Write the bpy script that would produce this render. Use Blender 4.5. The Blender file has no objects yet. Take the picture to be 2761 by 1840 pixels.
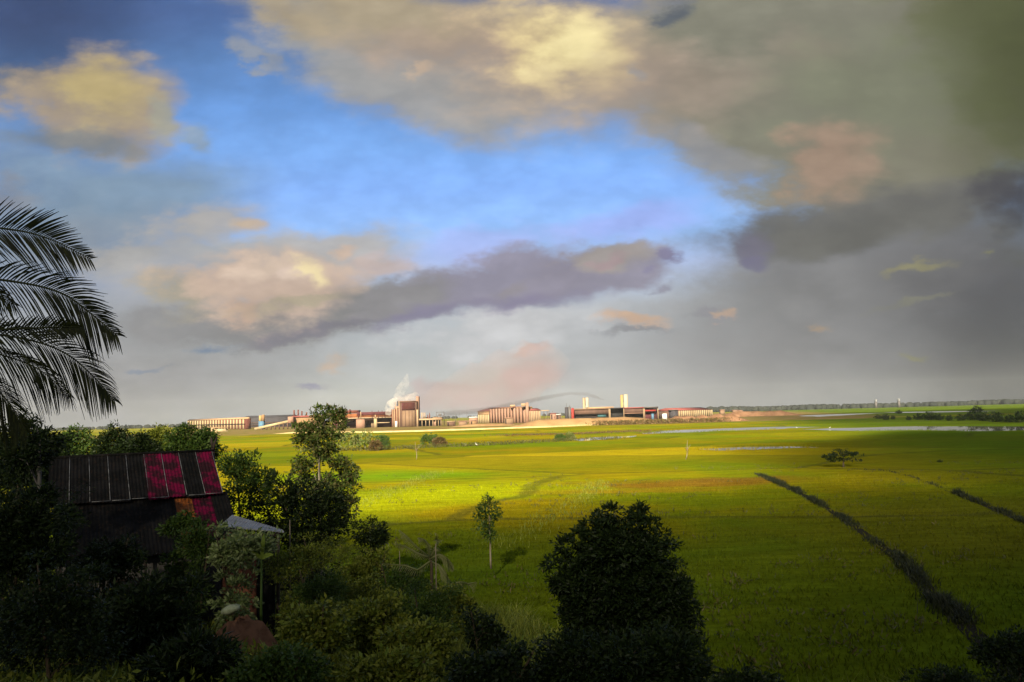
import bpy, math, random
import numpy as np
from mathutils import Vector, Matrix, noise as mnoise

R = math.radians
sc = bpy.context.scene
C = sc.collection

# ------------------------------------------------------------------ camera
CAM = np.array([0.0, 0.0, 12.0])
F = 1777.0                       # focal length in units of a 2353 wide picture
PITCH, ROLL = R(5.40), R(1.56)
fwd = np.array([0, math.cos(PITCH), math.sin(PITCH)])
up0 = np.array([0, -math.sin(PITCH), math.cos(PITCH)])
x0 = np.array([1.0, 0, 0])
rgt = math.cos(ROLL) * x0 - math.sin(ROLL) * up0
upv = math.sin(ROLL) * x0 + math.cos(ROLL) * up0
cd = bpy.data.cameras.new('camera')
cam = bpy.data.objects.new('camera', cd)
C.objects.link(cam)
cd.sensor_width = 36.0
cd.lens = 36.0 * F / 2353.0
cd.clip_start = 0.1
cd.clip_end = 60000
cam.matrix_world = Matrix(((rgt[0], upv[0], -fwd[0], CAM[0]), (rgt[1], upv[1], -fwd[1], CAM[1]),
                           (rgt[2], upv[2], -fwd[2], CAM[2]), (0, 0, 0, 1)))
sc.camera = cam
K = 2353.0 / 2761.0


def ray(px, py):
    return fwd + (px - 1176.5) / F * rgt + (784.0 - py) / F * upv


def at(px, py, Y):               # the point of the place seen there, Y metres out
    d = ray(px, py)
    return CAM + d * (Y / d[1])


def G(px, py, z=0.0):            # the point on the level ground seen there
    d = ray(px, py)
    return CAM + d * ((z - CAM[2]) / d[2])


# ------------------------------------------------------------------ exposure, render settings
EXPO = 1.6
HAZE = 0.000035
sc.view_settings.view_transform = 'Standard'
sc.view_settings.look = 'None'
sc.view_settings.exposure = EXPO
sc.view_settings.gamma = 1.0
sc.view_settings.use_curve_mapping = False
sc.render.engine = 'CYCLES'
cy = sc.cycles
cy.use_denoising = True
cy.max_bounces = 6
cy.diffuse_bounces = 2
cy.glossy_bounces = 2
cy.transmission_bounces = 3
cy.volume_bounces = 1
cy.transparent_max_bounces = 24
cy.sample_clamp_indirect = 4.0


def s2l(c):
    return tuple(((v / 255.0) / 12.92 if v / 255.0 <= 0.04045 else ((v / 255.0 + 0.055) / 1.055) ** 2.4) for v in c)


# ------------------------------------------------------------------ sun
SUN_EL, SUN_AZ = R(25.0), R(10.5)           # light travels towards +Y and a little to the right
sdir = np.array([math.sin(SUN_AZ) * math.cos(SUN_EL), math.cos(SUN_AZ) * math.cos(SUN_EL), -math.sin(SUN_EL)])
sl = bpy.data.lights.new('sun', 'SUN')
sl.energy = 5.0
sl.angle = R(0.6)
sl.color = (1.0, 0.88, 0.66)
sun = bpy.data.objects.new('sun', sl)
C.objects.link(sun)
sun.rotation_euler = Vector(sdir).to_track_quat('-Z', 'Y').to_euler()

# ------------------------------------------------------------------ sky (world)
w = bpy.data.worlds.new('World')
sc.world = w
w.use_nodes = True
nt = w.node_tree
nt.nodes.clear()
N = nt.nodes.new
LK = nt.links.new


def mth(tree, op, a, b=None, c=None, clamp=False):
    n = tree.nodes.new('ShaderNodeMath')
    n.operation = op
    n.use_clamp = clamp
    for i, v in enumerate((a, b, c)):
        if v is None:
            continue
        if isinstance(v, (int, float)):
            n.inputs[i].default_value = v
        else:
            tree.links.new(v, n.inputs[i])
    return n.outputs[0]


def vmth(tree, op, a, b=None, s=None):
    n = tree.nodes.new('ShaderNodeVectorMath')
    n.operation = op
    for i, v in enumerate((a, b)):
        if v is None:
            continue
        if isinstance(v, (tuple, list)):
            n.inputs[i].default_value = v
        else:
            tree.links.new(v, n.inputs[i])
    if s is not None:
        n.inputs['Scale'].default_value = s
    return n.outputs['Value'] if op in ('LENGTH', 'DOT_PRODUCT') else n.outputs['Vector']


def mixc(tree, f, a, b):
    n = tree.nodes.new('ShaderNodeMix')
    n.data_type = 'RGBA'
    for sock, v in ((n.inputs[0], f), (n.inputs[6], a), (n.inputs[7], b)):
        if isinstance(v, (int, float)):
            sock.default_value = v
        elif isinstance(v, (tuple, list)):
            sock.default_value = (v[0], v[1], v[2], 1)
        else:
            tree.links.new(v, sock)
    return n.outputs[2]


def sstep(tree, v, lo, hi, o0=0.0, o1=1.0, smooth=True):
    n = tree.nodes.new('ShaderNodeMapRange')
    n.interpolation_type = 'SMOOTHSTEP' if smooth else 'LINEAR'
    n.clamp = True
    if isinstance(v, (int, float)):
        n.inputs[0].default_value = v
    else:
        tree.links.new(v, n.inputs[0])
    for i, q in enumerate((lo, hi, o0, o1)):
        n.inputs[1 + i].default_value = q
    return n.outputs[0]


def nz(tree, vec, scale, detail=5.0, rough=0.55, dist=0.0):
    n = tree.nodes.new('ShaderNodeTexNoise')
    n.inputs['Scale'].default_value = scale
    n.inputs['Detail'].default_value = detail
    n.inputs['Roughness'].default_value = rough
    n.inputs['Distortion'].default_value = dist
    if vec is not None:
        tree.links.new(vec, n.inputs['Vector'])
    return n


def ellipse(tree, vec, cx, cyy, rx, ry, ang):
    m = tree.nodes.new('ShaderNodeMapping')
    m.vector_type = 'TEXTURE'
    m.inputs['Location'].default_value = (cx, cyy, 0)
    m.inputs['Rotation'].default_value = (0, 0, ang)
    m.inputs['Scale'].default_value = (rx, ry, 1)
    tree.links.new(vec, m.inputs['Vector'])
    return vmth(tree, 'LENGTH', m.outputs[0])


geo = N('ShaderNodeTexCoord').outputs['Generated']
sx = N('ShaderNodeSeparateXYZ')
LK(geo, sx.inputs[0])
yc = mth(nt, 'MAXIMUM', sx.outputs[1], 0.08)
uu = mth(nt, 'DIVIDE', sx.outputs[0], yc)
vv = mth(nt, 'DIVIDE', sx.outputs[2], yc)
cb = N('ShaderNodeCombineXYZ')
LK(uu, cb.inputs[0])
LK(vv, cb.inputs[1])
uv = cb.outputs[0]
st = vmth(nt, 'MULTIPLY', uv, (1.0, 1.9, 1.0))
n1 = nz(nt, st, 4.5, 7.0, 0.62)
wv = vmth(nt, 'SUBTRACT', n1.outputs['Color'], (0.5, 0.5, 0.5))
wv = vmth(nt, 'MULTIPLY', wv, (0.20, 0.11, 0.0))
n2 = nz(nt, st, 22.0, 6.0, 0.65)
wv2 = vmth(nt, 'SUBTRACT', n2.outputs['Color'], (0.5, 0.5, 0.5))
wv2 = vmth(nt, 'MULTIPLY', wv2, (0.035, 0.020, 0.0))
uvw = vmth(nt, 'ADD', vmth(nt, 'ADD', uv, wv), wv2)
puff = nz(nt, st, 9.0, 8.0, 0.68).outputs['Fac']
vor = N('ShaderNodeTexVoronoi')
vor.voronoi_dimensions = '2D'
vor.feature = 'SMOOTH_F1'
vor.inputs['Scale'].default_value = 13.0
vor.inputs['Detail'].default_value = 2.0
vor.inputs['Roughness'].default_value = 0.55
vor.inputs['Smoothness'].default_value = 0.35
LK(vmth(nt, 'ADD', st, wv2), vor.inputs['Vector'])
billow = mth(nt, 'SUBTRACT', 0.95, vor.outputs['Distance'])
puff = mth(nt, 'ADD', mth(nt, 'MULTIPLY', puff, 0.72), mth(nt, 'MULTIPLY', billow, 0.28))


def uvof(px, py):
    d = ray(px, py)
    return d[0] / d[1], d[2] / d[1]


ramp = N('ShaderNodeValToRGB')
LK(sstep(nt, vv, -0.02, 0.62, smooth=False), ramp.inputs[0])
stops = [(952, (158, 159, 162)), (860, (172, 174, 177)), (720, (180, 184, 192)), (610, (170, 182, 225)),
         (540, (140, 185, 250)), (430, (122, 172, 252)), (330, (108, 162, 236)), (230, (88, 142, 215)), (110, (72, 116, 178)), (10, (58, 88, 150))]
els = ramp.color_ramp.elements
for i, (py, c) in enumerate(stops):
    v = uvof(1176, py)[1]
    p = (v + 0.02) / 0.64
    e = els[i] if i < 2 else els.new(p)
    e.position = p
    e.color = (*s2l(c), 1)
skyt = N('ShaderNodeTexSky')
skyt.sky_type = 'NISHITA'
skyt.sun_disc = False
skyt.sun_elevation = SUN_EL
skyt.sun_rotation = math.atan2(-sdir[0], -sdir[1])
skyn = vmth(nt, 'SCALE', skyt.outputs[0], s=0.30)
col = mixc(nt, 0.15, ramp.outputs[0], skyn)
BL = [
    # px, py, rx, ry, angle, colour, strength, softness
    (0, 0, 560, 300, -20, (55, 66, 98), .75, 1.0),
    (60, 520, 420, 420, 0, (118, 134, 152), .75, 1.0),
    (300, 440, 420, 130, 0, (132, 156, 178), .9, .9),
    (180, 560, 360, 130, 0, (140, 150, 162), .8, .9),
    (430, 790, 760, 230, 0, (160, 160, 162), .8, .9),
    (200, 900, 560, 150, 0, (150, 150, 152), .8, .9),
    (1500, 800, 760, 190, 3, (180, 181, 183), .8, .8),
    (2010, 600, 520, 170, 4, (128, 128, 128), .95, .7),
    (1980, 760, 640, 290, 4, (136, 136, 137), .95, .9),
    (2380, 800, 420, 480, 0, (84, 84, 86), .9, 1.0),
    (1160, 760, 300, 85, 8, (206, 207, 209), .9, .9),
    # upper cloud deck
    (820, 60, 410, 165, -27, (160, 161, 162), .95, .55),
    (1000, 200, 380, 120, -18, (164, 164, 164), .95, .6),
    (1420, 140, 560, 200, -6, (166, 160, 154), 1.0, .5),
    (1980, 150, 620, 380, -8, (138, 137, 122), 1.0, .4),
    (2330, 60, 330, 300, 0, (118, 120, 92), 1.0, .6),
    (2060, 400, 360, 150, 4, (134, 132, 116), 1.0, .6),
    (1650, 330, 190, 60, -22, (150, 150, 152), .85, .8),
    (900, 40, 400, 110, -12, (180, 164, 134), .85, .8),
    (1000, 120, 330, 70, -10, (176, 156, 142), .6, .9),
    (640, 30, 150, 60, -30, (176, 160, 132), .7, .9),
    (590, 120, 150, 26, -35, (158, 160, 160), .7, .9),
    (985, 165, 45, 26, 20, (205, 180, 155), .7, .9),
    (1290, 125, 330, 200, -5, (200, 174, 148), .9, 1.0),
    (1290, 112, 225, 160, -10, (232, 212, 156), .95, 1.0),
    (1315, 105, 150, 115, 30, (250, 234, 176), .95, 1.0),
    (1560, 190, 330, 130, 0, (168, 150, 136), .6, .9),
    (1545, 22, 66, 40, 0, (98, 106, 116), .9, .8),
    (1425, 180, 30, 26, 0, (150, 152, 158), .6, .9),
    (1860, 110, 150, 60, -15, (152, 142, 128), .6, .9),
    (2030, 190, 360, 210, 10, (126, 130, 108), .7, .9),
    (1910, 370, 140, 115, 25, (168, 142, 124), .8, .8),
    (2420, 160, 400, 520, 0, (86, 91, 62), .95, 1.0),
    (1960, 505, 480, 80, 4, (112, 112, 110), .95, .7),
    (1990, 520, 420, 62, 6, (110, 110, 106), .85, .9),
    (2360, 470, 190, 110, 0, (76, 76, 82), .9, .9),
    (1705, 555, 78, 62, 10, (116, 114, 132), .85, .8),
    (1720, 600, 60, 26, 0, (112, 110, 136), .7, .9),
    # cloud at the left
    (60, 170, 130, 80, 0, (124, 124, 126), .8, .8),
    (205, 228, 262, 150, -14, (172, 156, 136), .95, .55),
    (228, 205, 180, 105, -14, (192, 174, 124), .9, .9),
    (170, 320, 260, 46, -2, (120, 130, 138), .75, .9),
    (380, 262, 66, 46, -30, (164, 164, 150), .8, .8),
    (478, 300, 52, 44, -20, (148, 166, 182), .8, .9),
    (10, 450, 110, 40, 0, (140, 132, 130), .5, .9),
    # middle left wisps
    (470, 510, 210, 56, 4, (182, 176, 168), .85, .8),
    (560, 505, 66, 24, 0, (208, 182, 150), .7, .9),
    (330, 580, 160, 52, 10, (170, 166, 160), .8, .8),
    (560, 590, 260, 46, -4, (178, 178, 176), .7, .9),
    (505, 560, 110, 16, 0, (138, 168, 196), .7, .9),
    (740, 570, 260, 80, -6, (184, 182, 180), .95, .7),
    (420, 600, 300, 90, 0, (174, 174, 174), .8, .8),
    (1450, 505, 260, 60, 8, (164, 178, 244), .7, .9),
    (1120, 560, 260, 46, 6, (176, 186, 244), .6, .9),
    (775, 575, 40, 20, 0, (214, 184, 160), .7, .9),
    (860, 610, 92, 34, -8, (196, 178, 172), .8, .8),
    # the purple band
    (770, 720, 370, 84, 5, (140, 140, 140), .97, .6),
    (470, 752, 330, 56, 0, (142, 142, 144), .9, .7),
    (700, 745, 300, 46, 4, (136, 136, 138), .9, .7),
    (1120, 655, 360, 88, 9, (150, 146, 164), .97, .5),
    (1370, 622, 190, 76, 8, (146, 142, 158), .95, .5),
    (920, 690, 190, 62, 10, (142, 141, 143), .9, .7),
    (1385, 582, 135, 40, 6, (162, 155, 152), .95, .7),
    (1390, 590, 60, 16, 14, (172, 146, 152), .6, .9),
    (1505, 588, 38, 28, 0, (130, 126, 156), .9, .8),
    (1230, 698, 230, 34, 4, (132, 126, 154), .8, 1.0),
    (960, 738, 190, 34, 9, (130, 126, 152), .8, 1.0),
    (720, 770, 200, 22, 4, (122, 120, 132), .8, .9),
    (1180, 665, 80, 24, 24, (150, 144, 146), .6, .9),
    # sunlit heap
    (440, 680, 110, 70, 0, (172, 162, 138), .8, .8),
    (615, 660, 235, 108, -4, (206, 182, 164), .95, .55),
    (620, 625, 130, 52, 0, (226, 204, 184), .85, .9),
    (690, 640, 40, 60, 10, (248, 230, 178), .85, 1.0),
    (640, 640, 40, 26, 0, (226, 204, 188), .7, .9),
    (560, 720, 40, 36, 0, (200, 168, 146), .6, .9),
    (660, 712, 150, 20, 2, (168, 162, 138), .7, .9),
    # low small clouds
    (1465, 765, 130, 15, 0, (142, 143, 148), .85, .8),
    (1475, 742, 88, 22, -8, (208, 176, 150), .9, .7),
    (1630, 742, 60, 15, -6, (146, 146, 152), .85, .8),
    (1660, 738, 24, 12, -20, (190, 164, 144), .8, .9),
    (1490, 660, 46, 14, 0, (140, 136, 152), .7, .9),
    (785, 828, 66, 18, 6, (198, 176, 156), .8, .9),
    (1852, 754, 40, 15, 10, (170, 150, 128), .8, .9),
    (2130, 622, 76, 16, 18, (150, 146, 112), .8, .9),
    (2235, 584, 36, 12, 10, (142, 142, 104), .7, .9),
    (2070, 805, 50, 12, 8, (138, 136, 96), .7, .9),
    (2090, 700, 120, 10, 4, (134, 134, 116), .6, .9),
    (485, 800, 95, 16, 0, (98, 128, 162), .7, .9),
    (350, 852, 46, 9, 0, (112, 128, 152), .6, .9),
    (730, 880, 66, 14, 2, (134, 132, 162), .7, .9),
    (1215, 808, 70, 12, 4, (204, 172, 160), .6, .9),
    (1190, 870, 150, 60, 14, (192, 164, 164), .75, .9),
    (1010, 905, 130, 34, 14, (186, 160, 160), .6, .9),
]
for (px, py, rx, ry, ang, c, s, soft) in BL:
    u, v = uvof(px, py)
    chain = N('ShaderNodeVectorMath')        # keeps the layers in order, one after the other
    chain.operation = 'MULTIPLY_ADD'
    LK(col, chain.inputs[0])
    chain.inputs[1].default_value = (1e-6, 1e-6, 0)
    LK(uvw, chain.inputs[2])
    d = ellipse(nt, chain.outputs[0], u, v, rx * 1.08 / F, ry * 1.08 / F, R(ang + 1.5))
    rag = 0.35 if rx >= 380 else (0.9 if rx > 250 else 1.15)     # wide layers are smooth, single clouds ragged
    d = mth(nt, 'MULTIPLY_ADD', puff, -rag, mth(nt, 'ADD', d, rag * 0.51))
    m = sstep(nt, d, 1.0 + 0.08, 1.0 - soft * 0.8, 0.0, s)
    col = mixc(nt, m, col, s2l(c))
# fine modelling of the cloud surface: brighter and darker puffs
mod = sstep(nt, puff, 0.28, 0.74, 0.86, 1.14, False)
col = vmth(nt, 'MULTIPLY', col, mod)
# behind the camera: an even, darker overcast
behind = sstep(nt, sx.outputs[1], 0.02, 0.22)
col = mixc(nt, behind, s2l((128, 132, 140)), col)
# towards the zenith the dark deck closes
zen = sstep(nt, sx.outputs[2], 0.50, 0.75)
col = mixc(nt, zen, col, s2l((112, 118, 126)))
bg = N('ShaderNodeBackground')
LK(col, bg.inputs[0])
bg.inputs[1].default_value = 1.0 / 2 ** EXPO
wo = N('ShaderNodeOutputWorld')
LK(bg.outputs[0], wo.inputs[0])

# ================================================================== helpers
rng = np.random.default_rng(11)
ORG = {}


class MB:
    def __init__(s):
        s.v, s.f, s.n = [], [], 0

    def add(s, verts, faces):
        verts = np.asarray(verts, float)
        s.v.append(verts)
        s.f.extend([tuple(i + s.n for i in f) for f in faces])
        s.n += len(verts)

    def quads(s, verts):             # (n,4,3)
        q = np.asarray(verts, float)
        n = len(q)
        s.v.append(q.reshape(-1, 3))
        idx = np.arange(n * 4).reshape(n, 4) + s.n
        s.f.append(idx)
        s.n += n * 4

    def box(s, c, size, yaw=0.0, pitch=0.0):
        hx, hy, hz = [q / 2 for q in size]
        p = np.array([[x, y, z] for z in (-hz, hz) for y in (-hy, hy) for x in (-hx, hx)])
        if pitch:
            cp, sp = math.cos(pitch), math.sin(pitch)
            p = p @ np.array([[cp, 0, -sp], [0, 1, 0], [sp, 0, cp]]).T
        cyw, syw = math.cos(yaw), math.sin(yaw)
        p = p @ np.array([[cyw, -syw, 0], [syw, cyw, 0], [0, 0, 1]]).T + np.asarray(c)
        s.add(p, [(0, 2, 3, 1), (4, 5, 7, 6), (0, 1, 5, 4), (2, 6, 7, 3), (0, 4, 6, 2), (1, 3, 7, 5)])

    def hexa(s, p8):                 # eight corners: bottom four ccw, top four ccw
        s.add(p8, [(3, 2, 1, 0), (4, 5, 6, 7), (0, 1, 5, 4), (1, 2, 6, 5), (2, 3, 7, 6), (3, 0, 4, 7)])

    def tube(s, pts, rad, n=8, wob=0.0, caps=True):
        pts = np.asarray(pts, float)
        m = len(pts)
        rad = np.broadcast_to(np.asarray(rad, float), (m,))
        t = np.gradient(pts, axis=0)
        t /= np.linalg.norm(t, axis=1, keepdims=True) + 1e-9
        ref = np.array([0.0, 0, 1]) if abs(t[:, 2]).mean() < .8 else np.array([1.0, 0, 0])
        a = np.cross(t, ref)
        a /= np.linalg.norm(a, axis=1, keepdims=True) + 1e-9
        b = np.cross(t, a)
        an = np.linspace(0, 2 * math.pi, n, endpoint=False)
        rr = rad[:, None] * (1 + wob * rng.uniform(-1, 1, (m, n)))
        ring = pts[:, None] + rr[..., None] * (np.cos(an)[None, :, None] * a[:, None] + np.sin(an)[None, :, None] * b[:, None])
        fs = [(i * n + j, i * n + (j + 1) % n, (i + 1) * n + (j + 1) % n, (i + 1) * n + j) for i in range(m - 1) for j in range(n)]
        if caps:
            fs += [tuple(range(n))[::-1], tuple((m - 1) * n + j for j in range(n))]
        s.add(ring.reshape(-1, 3), fs)

    def cyl(s, base, r, h, n=14, r2=None):
        b = np.asarray(base, float)
        s.tube([b, b + (0, 0, h)], [r, r if r2 is None else r2], n)

    def build(s, name, mat, parent=None, loc=None, smooth=False):
        v = np.concatenate(s.v)
        org = ORG.get(parent.name) if parent is not None else None
        if org is None:
            org = np.asarray(loc if loc is not None else (v.mean(0)[0], v.mean(0)[1], v[:, 2].min()), float)
        me = bpy.data.meshes.new(name)
        fl, tot = [], []
        for f in s.f:
            if isinstance(f, np.ndarray):
                fl.append(f.reshape(-1))
                tot.append(np.full(len(f), f.shape[1]))
            else:
                fl.append(np.asarray(f))
                tot.append(np.array([len(f)]))
        fl = np.concatenate(fl).astype(np.int32)
        tot = np.concatenate(tot)
        start = np.concatenate([[0], np.cumsum(tot)[:-1]]).astype(np.int32)
        me.vertices.add(len(v))
        me.vertices.foreach_set('co', (v - org).astype(np.float32).reshape(-1))
        me.loops.add(len(fl))
        me.loops.foreach_set('vertex_index', fl)
        me.polygons.add(len(tot))
        me.polygons.foreach_set('loop_start', start)
        me.update(calc_edges=True)
        me.validate()
        if smooth:
            me.polygons.foreach_set('use_smooth', np.ones(len(me.polygons), bool))
        if mat is not None:
            me.materials.append(mat)
        o = bpy.data.objects.new(name, me)
        C.objects.link(o)
        if parent is not None:
            o.parent = parent
        else:
            o.location = org
        ORG[o.name] = org
        return o


def tag(o, label, cat, group=None, kind=None):
    o['label'] = label
    o['category'] = cat
    if group:
        o['group'] = group
    if kind:
        o['kind'] = kind
    return o


def struct(o):
    o['kind'] = 'structure'
    return o


def thing(name, label, cat, loc, group=None):
    o = bpy.data.objects.new(name, None)
    C.objects.link(o)
    o.location = loc
    o.empty_display_size = 0.3
    ORG[o.name] = np.asarray(loc, float)
    return tag(o, label, cat, group)


def dup(root, loc, scale, rotz, label):
    r = root.copy()
    C.objects.link(r)
    r.location = loc
    r.scale = (scale, scale, scale)
    r.rotation_euler = (0, 0, rotz)
    r['label'] = label
    for ch in list(root.children):
        c = ch.copy()
        C.objects.link(c)
        c.parent = r
    return r


# ------------------------------------------------------------------ materials
def newmat(name):
    m = bpy.data.materials.new(name)
    m.use_nodes = True
    t = m.node_tree
    t.nodes.clear()
    out = t.nodes.new('ShaderNodeOutputMaterial')
    return m, t, out


def pbsdf(t, out, col, rough=0.7, spec=0.3, metal=0.0):
    b = t.nodes.new('ShaderNodeBsdfPrincipled')
    if isinstance(col, (tuple, list)):
        b.inputs['Base Color'].default_value = (*col, 1)
    else:
        t.links.new(col, b.inputs['Base Color'])
    b.inputs['Roughness'].default_value = rough
    b.inputs['Specular IOR Level'].default_value = spec
    b.inputs['Metallic'].default_value = metal
    t.links.new(b.outputs[0], out.inputs[0])
    return b


def pmat(name, c1, c2=None, scale=1.0, rough=0.75, spec=0.25, stretch=(1, 1, 1), metal=0.0, bump=0.0):
    """weathered surface: two colours mixed by a blotchy noise"""
    m, t, out = newmat(name)
    c2 = c2 or tuple(v * 0.7 for v in c1)
    tc = t.nodes.new('ShaderNodeTexCoord').outputs['Object']
    v = vmth(t, 'MULTIPLY', tc, stretch)
    n = nz(t, v, scale, 6, 0.65)
    f = sstep(t, n.outputs['Fac'], 0.35, 0.68)
    b = pbsdf(t, out, mixc(t, f, c1, c2), rough, spec, metal)
    if bump:
        bn = t.nodes.new('ShaderNodeBump')
        bn.inputs['Strength'].default_value = bump
        bn.inputs['Distance'].default_value = 0.05
        t.links.new(n.outputs['Fac'], bn.inputs['Height'])
        t.links.new(bn.outputs[0], b.inputs['Normal'])
    return m


def leafmat(name, cols, trans=0.25, rough=0.55):
    m, t, out = newmat(name)
    g = t.nodes.new('ShaderNodeNewGeometry')
    r = t.nodes.new('ShaderNodeValToRGB')
    r.color_ramp.elements[0].color = (*cols[0], 1)
    r.color_ramp.elements[1].color = (*cols[-1], 1)
    for i, c in enumerate(cols[1:-1]):
        e = r.color_ramp.elements.new((i + 1) / (len(cols) - 1))
        e.color = (*c, 1)
    t.links.new(g.outputs['Random Per Island'], r.inputs[0])
    b = pbsdf(t, out, r.outputs[0], rough, 0.25)
    tr = t.nodes.new('ShaderNodeBsdfTranslucent')
    t.links.new(r.outputs[0], tr.inputs[0])
    mx = t.nodes.new('ShaderNodeMixShader')
    mx.inputs[0].default_value = trans
    t.links.new(b.outputs[0], mx.inputs[1])
    t.links.new(tr.outputs[0], mx.inputs[2])
    t.links.new(mx.outputs[0], out.inputs[0])
    return m


def volmat(name, col, dens, aniso=0.0):
    m, t, out = newmat(name)
    v = t.nodes.new('ShaderNodeVolumePrincipled')
    v.inputs['Color'].default_value = (*col, 1)
    v.inputs['Density'].default_value = dens
    v.inputs['Anisotropy'].default_value = aniso
    t.links.new(v.outputs[0], out.inputs['Volume'])
    return m


def sheetmat(name, c1, c2, c3):
    """old painted sheet: paint worn to a second colour in blotches, streaks of a third running down"""
    m, t, out = newmat(name)
    tc = t.nodes.new('ShaderNodeTexCoord').outputs['Object']
    a = sstep(t, nz(t, tc, 1.3, 7, .7).outputs['Fac'], .43, .54)
    b_ = sstep(t, nz(t, vmth(t, 'MULTIPLY', tc, (6, 6, .7)), 1.2, 5, .7).outputs['Fac'], .54, .66)
    pbsdf(t, out, mixc(t, b_, mixc(t, a, c1, c2), c3), .9, .08)
    return m


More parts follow.
